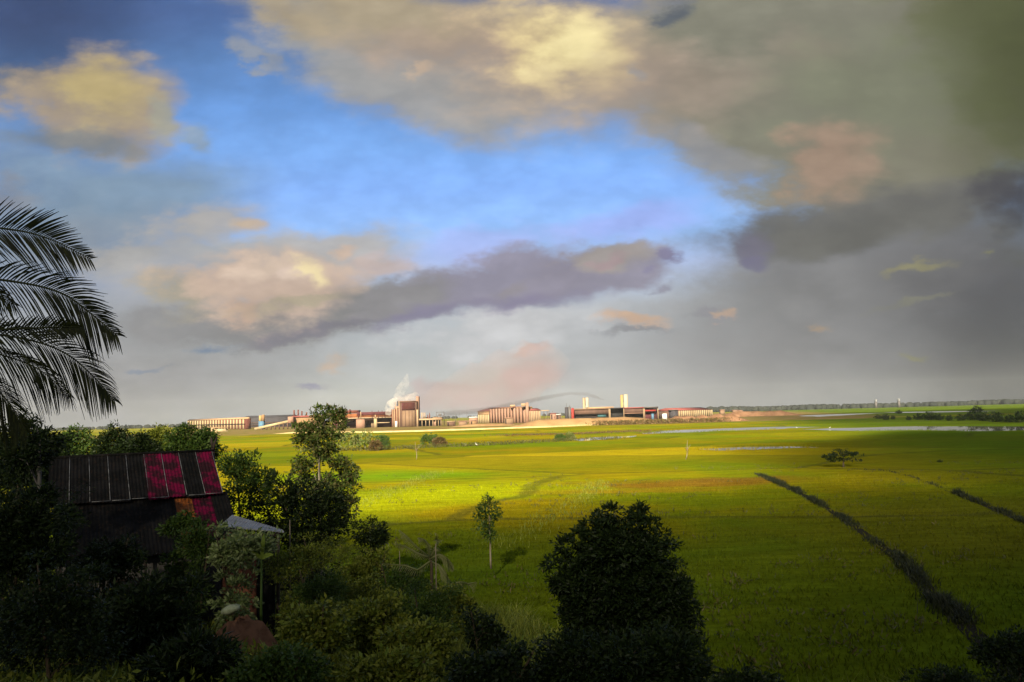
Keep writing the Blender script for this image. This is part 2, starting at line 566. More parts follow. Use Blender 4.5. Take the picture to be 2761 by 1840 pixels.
M = {
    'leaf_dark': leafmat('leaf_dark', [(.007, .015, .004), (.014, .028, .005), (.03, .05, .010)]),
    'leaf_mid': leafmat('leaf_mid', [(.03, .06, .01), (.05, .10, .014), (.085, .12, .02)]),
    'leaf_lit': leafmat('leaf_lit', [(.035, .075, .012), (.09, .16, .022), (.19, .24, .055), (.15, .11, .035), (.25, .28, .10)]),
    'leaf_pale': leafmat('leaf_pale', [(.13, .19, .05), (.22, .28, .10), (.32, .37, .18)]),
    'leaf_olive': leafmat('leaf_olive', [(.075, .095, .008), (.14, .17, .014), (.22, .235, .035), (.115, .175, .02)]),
    'weed': leafmat('weed', [(.05, .045, .012), (.06, .075, .012), (.09, .07, .02)], .1),
    'leaf_brown': leafmat('leaf_brown', [(.09, .05, .02), (.13, .08, .03), (.09, .09, .02)]),
    'palm': leafmat('palm', [(.006, .010, .003), (.010, .016, .004), (.03, .038, .007)], 0.15, 0.6),
    'frond_dry': leafmat('frond_dry', [(.13, .15, .05), (.22, .22, .10)], 0.2),
    'reed': leafmat('reed', [(.008, .012, .005), (.016, .022, .008), (.03, .036, .01)], .1),
    'banana': leafmat('banana', [(.2, .28, .04), (.26, .34, .06)], .35, .4),
    'bark': pmat('bark', (.10, .075, .05), (.05, .038, .026), 6, .9, .1, (1, 1, .3), bump=.5),
    'bark_pale': pmat('bark_pale', (.50, .44, .34), (.30, .25, .18), 5, .85, .1, (1, 1, .3), bump=.3),
    'bark_mid': pmat('bark_mid', (.24, .20, .15), (.15, .12, .085), 5, .9, .1, (1, 1, .3), bump=.3),
    'wood_dark': pmat('wood_dark', (.07, .055, .045), (.04, .03, .026), 4, .9, .1, (1, 1, .25)),
    'wall_grey': pmat('wall_grey', (.16, .15, .145), (.09, .085, .08), 2.2, .9, .1, (1, 1, .4)),
    'plank': pmat('plank', (.06, .05, .045), (.035, .03, .028), 3, .9, .1, (4, 4, .3)),
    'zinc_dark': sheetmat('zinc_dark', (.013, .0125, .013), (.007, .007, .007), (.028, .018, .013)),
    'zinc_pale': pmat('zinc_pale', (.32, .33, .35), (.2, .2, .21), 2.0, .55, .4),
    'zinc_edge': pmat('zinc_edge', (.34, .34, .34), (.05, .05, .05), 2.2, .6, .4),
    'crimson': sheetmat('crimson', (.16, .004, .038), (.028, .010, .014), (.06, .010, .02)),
    'rust': sheetmat('rust', (.30, .09, .022), (.12, .045, .018), (.05, .03, .02)),
    'brick': pmat('brick', (.26, .10, .06), (.15, .07, .05), 3, .9, .1),
    'black': pmat('black', (.012, .012, .013), (.02, .02, .02), 1, .8, .2),
    'soil_red': pmat('soil_red', (.24, .12, .07), (.15, .075, .045), 2.5, .95, .05, bump=.6),
    'stone_pale': pmat('stone_pale', (.36, .40, .27), (.22, .26, .15), 4, .8, .2, bump=.5),
    # works
    'pink': pmat('pink', (.28, .165, .12), (.22, .125, .09), .08, .85, .1),
    'pale': pmat('pale', (.36, .26, .165), (.27, .185, .115), .10, .85, .1, (1, 1, .3)),
    'cream': pmat('cream', (.36, .285, .17), (.27, .20, .11), .12, .8, .1, (1, 1, .2)),
    'silo_old': pmat('silo_old', (.34, .25, .11), (.26, .17, .07), .15, .8, .1, (1, 1, .2)),
    'redbrown': pmat('redbrown', (.13, .045, .032), (.085, .03, .024), .12, .85, .1),
    'maroon': pmat('maroon', (.085, .028, .032), (.055, .018, .02), .12, .85, .1),
    'rustorange': pmat('rustorange', (.20, .075, .03), (.12, .045, .02), .15, .85, .1),
    'slate': pmat('slate', (.045, .042, .05), (.03, .028, .034), .1, .8, .2),
    'brownwall': pmat('brownwall', (.115, .068, .05), (.08, .048, .038), .12, .85, .1, (1, 1, .3)),
    'brownlow': pmat('brownlow', (.2, .13, .085), (.15, .095, .06), .12, .85, .1, (1, 1, .3)),
    'dark': pmat('dark', (.018, .015, .014), (.028, .02, .02), .3, .9, .1),
    'roofpale': pmat('roofpale', (.36, .23, .13), (.28, .17, .10), .08, .7, .2),
    'roofred': pmat('roofred', (.22, .065, .06), (.16, .05, .045), .08, .8, .1),
    'red': pmat('red', (.26, .03, .025), (.18, .025, .02), .3, .7, .2),
    'blue': pmat('blue', (.08, .17, .26), (.06, .12, .19), .2, .7, .2),
    'teal': pmat('teal', (.03, .09, .10), (.02, .06, .07), .2, .7, .2),
    'tanwall': pmat('tanwall', (.24, .15, .08), (.17, .10, .05), .2, .85, .1),
    'steel': pmat('steel', (.11, .10, .10), (.07, .065, .065), .5, .6, .3),
    'sand': pmat('sand', (.50, .38, .18), (.38, .27, .12), .25, .95, .05, bump=.4),
    'earth': pmat('earth', (.33, .21, .10), (.24, .14, .065), .06, .95, .05, (1, 1, 2), bump=.5),
    'earthpink': pmat('earthpink', (.27, .15, .085), (.17, .09, .05), .15, .95, .05, bump=.5),
    'white': pmat('white', (.6, .6, .58), (.5, .5, .48), 8, .7, .2),
    'whitefar': pmat('whitefar', (.62, .62, .62), (.5, .5, .5), .2, .7, .2),
    'greyfar': pmat('greyfar', (.24, .24, .25), (.19, .19, .2), .2, .7, .2),
    'offwhite': pmat('offwhite', (.36, .33, .25), (.30, .27, .19), .12, .8, .1, (1, 1, .2)),
    'yellow': pmat('yellow', (.5, .3, .04), (.42, .24, .03), 8, .6, .2),
}

# field colour shared by the ground sheet and the standing crop
_e = [  # px, py, half width px, angle handled on the ground: colour patches of the crop
]


def field_color(t):
    g = t.nodes.new('ShaderNodeNewGeometry').outputs['Position']
    s = t.nodes.new('ShaderNodeSeparateXYZ')
    t.links.new(g, s.inputs[0])
    cbn = t.nodes.new('ShaderNodeCombineXYZ')
    t.links.new(s.outputs[0], cbn.inputs[0])
    t.links.new(s.outputs[1], cbn.inputs[1])
    p = cbn.outputs[0]
    na = nz(t, p, .018, 5, .6)
    wp = vmth(t, 'SUBTRACT', na.outputs['Color'], (.5, .5, .5))
    pw = vmth(t, 'ADD', p, vmth(t, 'MULTIPLY', wp, (38, 38, 0)))
    base = mixc(t, sstep(t, na.outputs['Fac'], .40, .60), (.15, .185, .005), (.265, .205, .005))
    # younger, greener crop close to the slope and towards the right
    gx = mth(t, 'MULTIPLY_ADD', s.outputs[1], -.30, s.outputs[0])
    gr = sstep(t, mth(t, 'MULTIPLY_ADD', na.outputs['Fac'], 60, gx), 25, 105)
    base = mixc(t, mth(t, 'MULTIPLY', gr, .85), base, (.075, .135, .009))
    near = sstep(t, mth(t, 'MULTIPLY_ADD', na.outputs['Fac'], 40, s.outputs[1]), 125, 85)
    base = mixc(t, mth(t, 'MULTIPLY', near, .75), base, (.075, .135, .008))
    for (px, py, rx, ry, ang, c, stg) in [
        (1000, 1140, 34, 16, 35, (.27, .30, .004), .9),     # fresh lime strip
        (860, 1090, 26, 26, 0, (.12, .24, .006), .8),
        (1120, 1060, 60, 34, 0, (.31, .235, .006), .8),     # ripe gold
        (1430, 1045, 70, 40, 0, (.30, .23, .006), .7),
        (1570, 1108, 24, 9, 0, (.20, .115, .012), .95),     # brown patch
        (1640, 1100, 13, 5, 0, (.17, .10, .014), .8),
        (1470, 1130, 16, 3, 0, (.24, .19, .01), .7),
        (1300, 1020, 60, 30, 0, (.15, .25, .005), .5),
        (2330, 1200, 30, 34, 0, (.115, .10, .008), .6),  # lens vignette at the right edge put into the crop colour
        (1420, 1128, 22, 5, 0, (.25, .17, .01), .7),
        (2180, 955, 90, 40, 0, (.22, .13, .03), .7),
        (2080, 957, 60, 40, 0, (.16, .30, .006), .7),
        (600, 1020, 60, 30, 0, (.30, .24, .006), .7),
        (560, 1000, 60, 26, 0, (.24, .26, .006), .7),
    ]:
        q = G(px, py)
        d = ellipse(t, pw, q[0], q[1], rx, ry, R(ang))
        base = mixc(t, sstep(t, d, 1.15, .35, 0, stg), base, c)
    # plots with thin bare edges between them
    vo = t.nodes.new('ShaderNodeTexVoronoi')
    vo.voronoi_dimensions = '2D'
    vo.feature = 'DISTANCE_TO_EDGE'
    vc = t.nodes.new('ShaderNodeTexVoronoi')
    vc.voronoi_dimensions = '2D'
    pv = vmth(t, 'ADD', vmth(t, 'MULTIPLY', p, (.0105, .019, 1)), vmth(t, 'MULTIPLY', wp, (.22, .22, 0)))
    for v_ in (vo, vc):
        v_.inputs['Scale'].default_value = 1.0
        v_.inputs['Randomness'].default_value = .7
        t.links.new(pv, v_.inputs['Vector'])
    cs = t.nodes.new('ShaderNodeSeparateColor')
    t.links.new(vc.outputs['Color'], cs.inputs[0])
    base = vmth(t, 'MULTIPLY', base, sstep(t, cs.outputs[0], 0, 1, .80, 1.16, False))
    base = mixc(t, sstep(t, cs.outputs[1], .7, .95, 0, .4), base, (.085, .13, .006))
    base = mixc(t, sstep(t, vo.outputs['Distance'], .022, .006, 0, .55), base, (.06, .065, .015))
    # plough lines, thin and thick places
    nb = nz(t, vmth(t, 'MULTIPLY', p, (.12, .5, 1)), 1.0, 6, .7)
    k = sstep(t, nb.outputs['Fac'], .3, .72, .62, 1.28, False)
    nc = nz(t, p, 1.6, 4, .7)
    k2 = sstep(t, nc.outputs['Fac'], .3, .7, .78, 1.2, False)
    base = vmth(t, 'MULTIPLY', base, mth(t, 'MULTIPLY', k, k2))
    return base, s, p, na


mg, t, out = newmat('ground')
fc, s, p, na = field_color(t)
# works yard: trodden tan earth
yd = sstep(t, mth(t, 'MULTIPLY_ADD', na.outputs['Fac'], 160, s.outputs[1]), 730, 800)
xl = sstep(t, s.outputs[0], -520, -420)
xr = sstep(t, mth(t, 'MULTIPLY_ADD', s.outputs[1], -.28, s.outputs[0]), 190, 120)
far = sstep(t, s.outputs[1], 2300, 1700)
ym = mth(t, 'MULTIPLY', mth(t, 'MULTIPLY', yd, xl), mth(t, 'MULTIPLY', xr, far))
nd = nz(t, p, .05, 5, .7)
dirt = mixc(t, sstep(t, nd.outputs['Fac'], .35, .65), (.25, .155, .075), (.12, .125, .02))
fc = mixc(t, ym, fc, dirt)
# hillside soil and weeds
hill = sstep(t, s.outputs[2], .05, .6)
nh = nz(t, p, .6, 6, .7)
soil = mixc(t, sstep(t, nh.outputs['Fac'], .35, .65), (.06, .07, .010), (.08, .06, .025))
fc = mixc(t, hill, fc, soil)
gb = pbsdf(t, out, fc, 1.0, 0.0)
bn = t.nodes.new('ShaderNodeBump')
bn.inputs['Strength'].default_value = .5
bn.inputs['Distance'].default_value = .3
t.links.new(nz(t, p, 3.0, 5, .7).outputs['Fac'], bn.inputs['Height'])
t.links.new(bn.outputs[0], gb.inputs['Normal'])
M['ground'] = mg

mc, t, out = newmat('crop')
fc, s, p, na = field_color(t)
ri = t.nodes.new('ShaderNodeNewGeometry').outputs['Random Per Island']
fc = vmth(t, 'MULTIPLY', fc, sstep(t, ri, 0, 1, .5, .85, False))
b = pbsdf(t, out, fc, .9, 0.0)
M['crop'] = mc

mw, t, out = newmat('water')
tc = t.nodes.new('ShaderNodeNewGeometry').outputs['Position']
b = pbsdf(t, out, mixc(t, nz(t, tc, .08, 4).outputs['Fac'], (.12, .11, .095), (.16, .145, .12)), .02, .5)
bn = t.nodes.new('ShaderNodeBump')
bn.inputs['Strength'].default_value = .004
bn.inputs['Distance'].default_value = .05
t.links.new(nz(t, tc, 1.2, 3).outputs['Fac'], bn.inputs['Height'])
t.links.new(bn.outputs[0], b.inputs['Normal'])
M['water'] = mw


# ================================================================== ground
def ss(a, b, x):
    q = np.clip((x - a) / (b - a), 0, 1)
    return q * q * (3 - 2 * q)


def foot(x):
    return 34.0 + 16.0 * ss(10, -2, x) + 16.0 * ss(-4, -16, x)


def H(x, y):
    x = np.asarray(x, float)
    y = np.asarray(y, float)
    tt = np.clip(y / foot(x), 0, 1)
    z = 10.3 * (1 - tt) ** 1.45
    crest = 26.0 + 0 * x
    b = np.clip(-y, 0, None)
    zb = 10.3 + .30 * b
    zb = np.minimum(zb, crest + 2.0 * np.sin(x * .35) + 1.5 * np.sin(x * .9 + 1))
    z = np.where(y < 0, zb, z)
    bump = .18 * np.sin(x * .7 + y * .3) * np.sin(y * .55 - x * .2) * np.clip(z, 0, 1)
    return z + bump


def gl(a, b, n):
    return np.geomspace(a, b, n)


ys = np.concatenate([np.arange(-170, -8, 4.), np.arange(-8, 84, 1.), np.arange(84, 300, 8.), gl(300, 4300, 40)])
xp = np.concatenate([np.arange(0, 60, 1.5), np.arange(60, 200, 8.), gl(200, 4300, 32)])
xs = np.concatenate([-xp[:0:-1], xp])
X, Y = np.meshgrid(xs, ys)
Z = H(X, Y)
nx, ny = len(xs), len(ys)
mb = MB()
mb.v.append(np.stack([X, Y, Z], -1).reshape(-1, 3))
ii = np.arange(nx * ny).reshape(ny, nx)
mb.f.append(np.stack([ii[:-1, :-1], ii[:-1, 1:], ii[1:, 1:], ii[1:, :-1]], -1).reshape(-1, 4))
mb.n = nx * ny
struct(mb.build('ground', M['ground'], loc=(0, 0, 0), smooth=True))


# ------------------------------------------------------------------ water sheets
def sheet(name, pts_px, mat, z=.03, wob=1.0):
    top = []
    for (px, py) in pts_px:
        top.append(G(px, py))
    top = np.array(top)
    pts = []
    n = len(top)
    for i in range(n):
        a, b = top[i], top[(i + 1) % n]
        m = max(2, int(np.linalg.norm(b - a) / 9))
        for k in range(m):
            q = a + (b - a) * k / m
            q = q + np.array([rng.uniform(-1, 1) * wob, rng.uniform(-1, 1) * wob * 1.6, 0])
            q[2] = z
            pts.append(q)
    mbb = MB()
    mbb.add(pts, [tuple(range(len(pts)))])
    o = mbb.build(name, mat)
    return struct(o)


def sp(*pts):
    return [(x * K, y * K) for x, y in pts]


sheet('pond_water', sp((1717, 1168), (1800, 1161), (1950, 1156), (2060, 1152), (2130, 1151), (2200, 1152), (2080, 1158), (1950, 1162), (1850, 1167), (1740, 1170)), M['water'], wob=2.5)
sheet('pond_water', sp((2160, 1158), (2300, 1154), (2450, 1150), (2700, 1150), (2900, 1152), (2900, 1160), (2620, 1163), (2460, 1160), (2330, 1162), (2240, 1161)), M['water'], wob=2.5)
sheet('pond_water', sp((1545, 1186), (1600, 1180), (1680, 1177), (1722, 1175), (1700, 1179), (1640, 1185), (1560, 1190)), M['water'], wob=1.2)
sheet('pond_water', sp((1868, 1212), (1930, 1209), (1990, 1207.5), (2030, 1206.5), (2100, 1205), (2200, 1205.5), (2190, 1207.5), (2120, 1210), (2060, 1212.5), (2000, 1213), (1960, 1215), (1900, 1214)), M['water'], wob=2.2)
sheet('pond_water', sp((2140, 1122), (2240, 1117.5), (2380, 1114), (2300, 1119), (2210, 1124)), M['water'], wob=3)
sheet('pond_water', sp((2380, 1112), (2560, 1109), (2700, 1108), (2560, 1112), (2420, 1114)), M['water'], wob=3)


# ------------------------------------------------------------------ ridges of earth
def ridge(name, pts, wb, wt, h, mat, rough=.15, step=2.0, smooth=True):
    pts = np.asarray(pts, float)
    q = [pts[0]]
    for a, b in zip(pts[:-1], pts[1:]):
        m = max(1, int(np.linalg.norm(b - a) / step))
        for k in range(1, m + 1):
            q.append(a + (b - a) * k / m)
    q = np.array(q)
    t_ = np.gradient(q, axis=0)
    t_ /= np.linalg.norm(t_, axis=1, keepdims=True) + 1e-9
    nn = np.stack([t_[:, 1], -t_[:, 0], 0 * t_[:, 0]], -1)
    m = len(q)
    taper = np.clip(np.minimum(np.arange(m), np.arange(m)[::-1]) / 3.0, .05, 1)
    prof = [(-wb, -.15), (-(wb + wt) / 2, h * .55), (-wt, h * .95), (0, h), (wt, h * .95), ((wb + wt) / 2, h * .55), (wb, -.15)]
    rows = []
    for (o, z) in prof:
        rz = 1 + rough * rng.normal(0, 1, m) if z > 0 else np.ones(m)
        ro = o + rough * h * rng.normal(0, .5, m)
        pt = q + nn * ro[:, None]
        pt[:, 2] = q[:, 2] + (z * rz * taper if z > 0 else z)
        rows.append(pt)
    V = np.stack(rows, 1)
    mbb = MB()
    k = len(prof)
    mbb.v.append(V.reshape(-1, 3))
    ii = np.arange(m * k).reshape(m, k)
    mbb.f.append(np.stack([ii[:-1, :-1], ii[:-1, 1:], ii[1:, 1:], ii[1:, :-1]], -1).reshape(-1, 4))
    mbb.n = m * k
    return mbb.build(name, mat, smooth=smooth)


road_px = sp((740, 1170), (830, 1168), (900, 1167.5), (1000, 1167), (1130, 1164), (1300, 1158.5), (1480, 1152.5), (1600, 1147), (1700, 1143), (1780, 1140), (1850, 1139))
struct(ridge('dirt_road', [G(*q) for q in road_px], 3.2, 2.2, 1.25, M['sand'], .06, 6))
tag(ridge('earth_mound', [at(x * K, 1146 * K, 720) * (1, 1, 0) for x in (1375, 1450, 1540, 1640, 1730, 1800)], 22, 9, 6.0, M['earth'], .10, 7),
    'long smooth pale tan earth bank in front of the dark works hall', 'earth bank')
tag(ridge('rubble_mound', [at(x * K, 1146 * K, 740) * (1, 1, 0) for x in (1790, 1840, 1900, 1960, 2010)], 18, 7, 5.2, M['earthpink'], .28, 4, False),
    'rough reddish rubble heap in front of the hall with cream columns', 'rubble heap')
tag(ridge('earth_mound', [at(x * K, 1120 * K, 1080) * (1, 1, 0) for x in (1930, 2000, 2080, 2160)], 18, 9, 6.5, M['earthpink'], .10, 9),
    'low flat brown earth bank right of the hall with cream columns', 'earth bank')
tag(ridge('earth_mound', [at(x * K, 1146 * K, 840) * (1, 1, 0) for x in (1215, 1290, 1370, 1400)], 10, 4, 2.2, M['earth'], .12, 6),
    'thin pale earth bank below the pink factory hall', 'earth bank')
tag(ridge('sand_heap', [at(x * K, 1126 * K, 900) * (1, 1, 0) for x in (1513, 1530, 1545)], 9, 3, 8.5, M['earthpink'], .06, 4),
    'small rounded brown heap at the foot of the black tanks', 'sand heap')

# ------------------------------------------------------------------ foliage
def unit(a):
    return a / (np.linalg.norm(a, axis=-1, keepdims=True) + 1e-9)


def leaves(mb, c, outw, L, W, droop=.2, spread=.8, fold=.1):
    n = len(c)
    d = unit(outw + spread * rng.normal(0, 1, (n, 3)) * .7 + np.array([0, 0, -droop]))
    s_ = unit(np.cross(d, rng.normal(0, 1, (n, 3))))
    nn = np.cross(d, s_)
    l = (L * rng.uniform(.6, 1.35, n))[:, None]
    wd = (W * rng.uniform(.7, 1.3, n))[:, None]
    v = np.stack([c, c + d * l * .45 + s_ * wd / 2 + nn * l * fold, c + d * l, c + d * l * .45 - s_ * wd / 2 + nn * l * fold], 1)
    mb.quads(v)


def blades(mb, base, h, wd, lean=.35):
    n = len(base)
    a = rng.uniform(0, 2 * math.pi, n)
    s_ = np.stack([np.cos(a), np.sin(a), np.zeros(n)], -1) * (wd * rng.uniform(.6, 1.3, n))[:, None]
    ln = rng.normal(0, lean, (n, 2))
    hh = h * rng.uniform(.55, 1.25, n)
    tip = base + np.stack([ln[:, 0] * hh, ln[:, 1] * hh, hh], -1)
    mid = base + np.stack([ln[:, 0] * hh * .3, ln[:, 1] * hh * .3, hh * .55], -1)
    mb.quads(np.stack([base - s_ * .6, base + s_ * .6, mid + s_ * .5, mid - s_ * .5], 1))
    mb.quads(np.stack([mid - s_ * .5, mid + s_ * .5, tip + s_ * .06, tip - s_ * .06], 1))


def crown_pts(envs, ncl, per, cr, inner=.5):
    vol = np.array([(e[1][0] * e[1][1] * e[1][2]) ** .66 for e in envs])
    which = rng.choice(len(envs), ncl, p=vol / vol.sum())
    cen = np.array([e[0] for e in envs], float)[which]
    rad = np.array([e[1] for e in envs], float)[which]
    d = unit(rng.normal(0, 1, (ncl, 3)))
    cc = cen + d * rad * rng.uniform(inner, 1.0, (ncl, 1))
    sz = cr * rng.uniform(.55, 1.35, ncl)
    q = unit(rng.normal(0, 1, (ncl, per, 3))) * (rng.uniform(.15, 1, (ncl, per, 1)) ** .6)
    pts = cc[:, None] + q * sz[:, None, None] * np.array([1.1, 1.1, .75])
    outw = unit(unit(pts - cen[:, None]) * .8 + q * .6 + np.array([0, 0, .25]))
    return pts.reshape(-1, 3), outw.reshape(-1, 3), cc


def trunk_mesh(base, top, r0, r1, tips, wob=.04, nb=9):
    mb = MB()
    base, top = np.asarray(base, float), np.asarray(top, float)
    k = 9
    f = np.linspace(0, 1, k)
    ln = np.linalg.norm(top - base)
    pts = base + (top - base) * f[:, None] + rng.normal(0, wob * ln * .12, (k, 3)) * (f * (1 - f) * 3)[:, None]
    mb.tube(pts, r0 + (r1 - r0) * f, 9, .06)
    for tp in tips[:nb]:
        i = int(np.clip(np.argmin(np.linalg.norm(pts - tp, axis=1)) - 1, 1, k - 2))
        a = pts[i]
        mid = a * .5 + tp * .5 + np.array([0, 0, .06 * ln])
        r = (r0 + (r1 - r0) * f[i]) * .45
        mb.tube([a, a * .7 + mid * .3, mid, tp], [r, r * .8, r * .5, r * .18], 6)
    return mb


def tree(name, label, cat, base, envs, ncl, per, cr, L, W, leafm, barkm='bark', r0=.14, top=None, group=None, droop=.2, inner=.5, trunkname='trunk', nb=9):
    base = np.asarray(base, float)
    o = thing(name, label, cat, tuple(base), group)
    if trunkname == 'stem':                          # a bush is leafy down to the ground
        lo_ = min(e[0][2] - e[1][2] for e in envs)
        cx_ = np.mean([e[0] for e in envs], axis=0)
        wr_ = max(e[1][0] for e in envs)
        if lo_ > base[2] + .1:
            envs = envs + [((cx_[0], cx_[1], (lo_ + .3 * wr_ + base[2]) / 2), (wr_ * .85, wr_ * .8, (lo_ + .3 * wr_ - base[2]) / 2 + .1))]
            ncl = int(ncl * 1.35)
    pts, outw, cc = crown_pts(envs, ncl, per, cr, inner)
    mb = MB()
    leaves(mb, pts, outw, L, W, droop)
    mb.build('crown' if trunkname == 'trunk' else 'foliage', M[leafm], o)
    if top is None:
        e = max(envs, key=lambda q: q[0][2])
        top = np.array(e[0]) + np.array([0, 0, e[1][2] * .3])
    tips = cc[rng.permutation(len(cc))]
    trunk_mesh(base - (0, 0, .15), top, r0, r0 * .25, tips, nb=nb).build(trunkname, M[barkm], o, smooth=True)
    return o


def E(px, py, Yd, rx, ry, dy=None, doff=0.0):
    """crown mass: centre seen at px,py, Yd metres out; radii given in picture units"""
    q = at(px, py, Yd + doff)
    k = (Yd + doff) / F
    return (tuple(q), (rx * k, (dy if dy is not None else rx * .9) * k, ry * k))


def gz(px, Yd):
    x = at(px, 1000, Yd)[0]
    return np.array([x, Yd, float(H(x, Yd))])


# --- the large dark tree in the middle foreground
Yb = 21.0
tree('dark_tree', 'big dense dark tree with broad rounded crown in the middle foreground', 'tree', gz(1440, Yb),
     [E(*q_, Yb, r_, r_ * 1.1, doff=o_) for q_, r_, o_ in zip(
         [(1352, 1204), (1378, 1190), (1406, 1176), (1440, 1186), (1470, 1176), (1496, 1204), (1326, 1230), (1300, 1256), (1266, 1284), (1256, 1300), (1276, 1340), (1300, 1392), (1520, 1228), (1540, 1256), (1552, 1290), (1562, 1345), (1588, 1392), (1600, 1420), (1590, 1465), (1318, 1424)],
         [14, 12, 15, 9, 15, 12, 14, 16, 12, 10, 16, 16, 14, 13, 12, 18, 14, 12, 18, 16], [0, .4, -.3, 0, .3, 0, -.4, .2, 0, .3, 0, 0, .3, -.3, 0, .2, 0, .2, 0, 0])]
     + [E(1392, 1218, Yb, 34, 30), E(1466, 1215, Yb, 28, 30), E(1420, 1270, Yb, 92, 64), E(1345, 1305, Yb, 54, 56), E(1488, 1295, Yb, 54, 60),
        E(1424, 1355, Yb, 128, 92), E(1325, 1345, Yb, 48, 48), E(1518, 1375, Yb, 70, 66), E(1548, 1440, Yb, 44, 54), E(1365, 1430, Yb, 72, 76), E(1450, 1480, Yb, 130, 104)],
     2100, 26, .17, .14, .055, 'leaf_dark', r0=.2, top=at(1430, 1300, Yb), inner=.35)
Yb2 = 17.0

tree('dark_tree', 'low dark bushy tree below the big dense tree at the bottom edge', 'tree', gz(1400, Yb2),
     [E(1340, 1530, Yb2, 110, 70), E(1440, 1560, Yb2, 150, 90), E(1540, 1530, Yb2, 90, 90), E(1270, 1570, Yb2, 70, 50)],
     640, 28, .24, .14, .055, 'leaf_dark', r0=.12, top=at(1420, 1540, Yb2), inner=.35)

# --- the tall sunlit tree at the left with a pale trunk
Yl = 47.0
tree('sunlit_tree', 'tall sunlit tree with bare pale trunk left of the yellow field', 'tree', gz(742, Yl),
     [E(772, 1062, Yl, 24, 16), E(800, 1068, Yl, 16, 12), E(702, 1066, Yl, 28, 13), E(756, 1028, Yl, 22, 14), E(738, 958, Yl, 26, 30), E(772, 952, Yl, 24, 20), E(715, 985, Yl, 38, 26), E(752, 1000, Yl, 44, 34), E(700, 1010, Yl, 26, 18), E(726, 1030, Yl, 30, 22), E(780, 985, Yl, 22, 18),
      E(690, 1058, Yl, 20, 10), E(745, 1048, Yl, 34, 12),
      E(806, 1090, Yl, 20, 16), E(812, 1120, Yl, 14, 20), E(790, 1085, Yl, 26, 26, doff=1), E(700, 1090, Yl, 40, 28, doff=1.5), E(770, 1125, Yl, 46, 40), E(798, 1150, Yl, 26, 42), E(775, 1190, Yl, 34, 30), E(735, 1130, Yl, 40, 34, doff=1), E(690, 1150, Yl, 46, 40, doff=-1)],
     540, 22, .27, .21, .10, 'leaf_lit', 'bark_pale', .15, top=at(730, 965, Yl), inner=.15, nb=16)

# --- dark mass of bushes beside the house
Ym = 43.0
tree('dark_bush', 'tall dark bush between the red roof and the sunlit tree', 'bush', gz(575, Ym),
     [E(565, 1085, Ym, 50, 46), E(600, 1110, Ym, 40, 50), E(540, 1070, Ym, 36, 30), E(560, 1150, Ym, 70, 60)], 260, 22, .34, .2, .085, 'leaf_mid', r0=.1, trunkname='stem', inner=.3)
tree('dark_bush', 'wide dark bush in front of the sunlit tree behind the grey shed', 'bush', gz(690, 41.5),
     [E(650, 1130, 41.5, 46, 50), E(700, 1175, 41.5, 90, 66), E(640, 1190, 41.5, 70, 60), E(750, 1190, 41.5, 60, 46), E(745, 1150, 41.5, 50, 36), E(720, 1225, 41.5, 90, 40)], 430, 22, .34, .2, .085, 'leaf_dark', r0=.1, trunkname='stem', inner=.3)
tree('round_bush', 'round dark bush alone at the field edge right of the sunlit tree', 'bush', gz(855, 42),
     [E(850, 1218, 42, 46, 34), E(870, 1235, 42, 34, 30), E(845, 1255, 42, 36, 26)], 120, 22, .3, .17, .075, 'leaf_dark', r0=.08, trunkname='stem', inner=.3)

# --- thin young tree in front of the field
Yt = 58.0
tree('slender_tree', 'slender young tree with long bare pale trunk and small crown', 'tree', at(1128, 1302, Yt),
     [E(1122, 1160, Yt, 22, 20), E(1106, 1182, Yt, 20, 24), E(1138, 1178, Yt, 19, 24), E(1120, 1205, Yt, 28, 22), E(1126, 1228, Yt, 18, 12), E(1124, 1140, Yt, 4, 14)],
     90, 18, .26, .2, .09, 'leaf_mid', 'bark_mid', .08, top=at(1123, 1140, Yt), inner=.1, nb=8)

# --- spreading tree out in the right field
q = G(1938, 1074)
Yf = q[1]
tree('spreading_tree', 'dark flat topped tree standing alone in the right field', 'tree', q,
     [E(1938, 1043, Yf, 38, 5), E(1904, 1050, Yf, 20, 3), E(1972, 1045, Yf, 20, 4), E(1922, 1056, Yf, 24, 3), E(1962, 1058, Yf, 16, 3), E(1940, 1035, Yf, 20, 4)],
     110, 16, .34, .3, .15, 'leaf_dark', 'bark', .2, top=at(1938, 1047, Yf), inner=.45, nb=16)

# --- bare stick saplings in the gold crop
for (px, py, top, dx, lab) in [(957, 1056, 1015, -3, 'thin crooked sapling with few leaves in the gold crop, left one'),
                               (1576, 1056, 1012, 4, 'thin forked sapling almost bare beside the narrow pond')]:
    q = G(px, py)
    o = thing('sapling', lab, 'sapling', tuple(q))
    tpt = at(px + dx, top, q[1])
    mb = MB()
    mid = (q + tpt) / 2 + (.15, 0, 0)
    mb.tube([q, q * .6 + mid * .4 + (.12, 0, 0), mid, mid * .5 + tpt * .5 - (.1, 0, 0), tpt], [.10, .09, .075, .06, .035], 6)
    mb.tube([mid, mid + (.5, 0, .8), mid + (.9, 0, 1.2)], [.06, .05, .03], 5)
    mb.tube([mid, mid + (-.4, 0, .6)], [.05, .03], 5)
    mb.build('trunk', M['bark_mid'], o, smooth=True)
    pp, ow, _ = crown_pts([(tuple(mid), (.5, .5, 1.2))], 12, 7, .3, .1)
    mb = MB()
    leaves(mb, pp, ow, .22, .1)
    mb.build('crown', M['leaf_brown'], o)

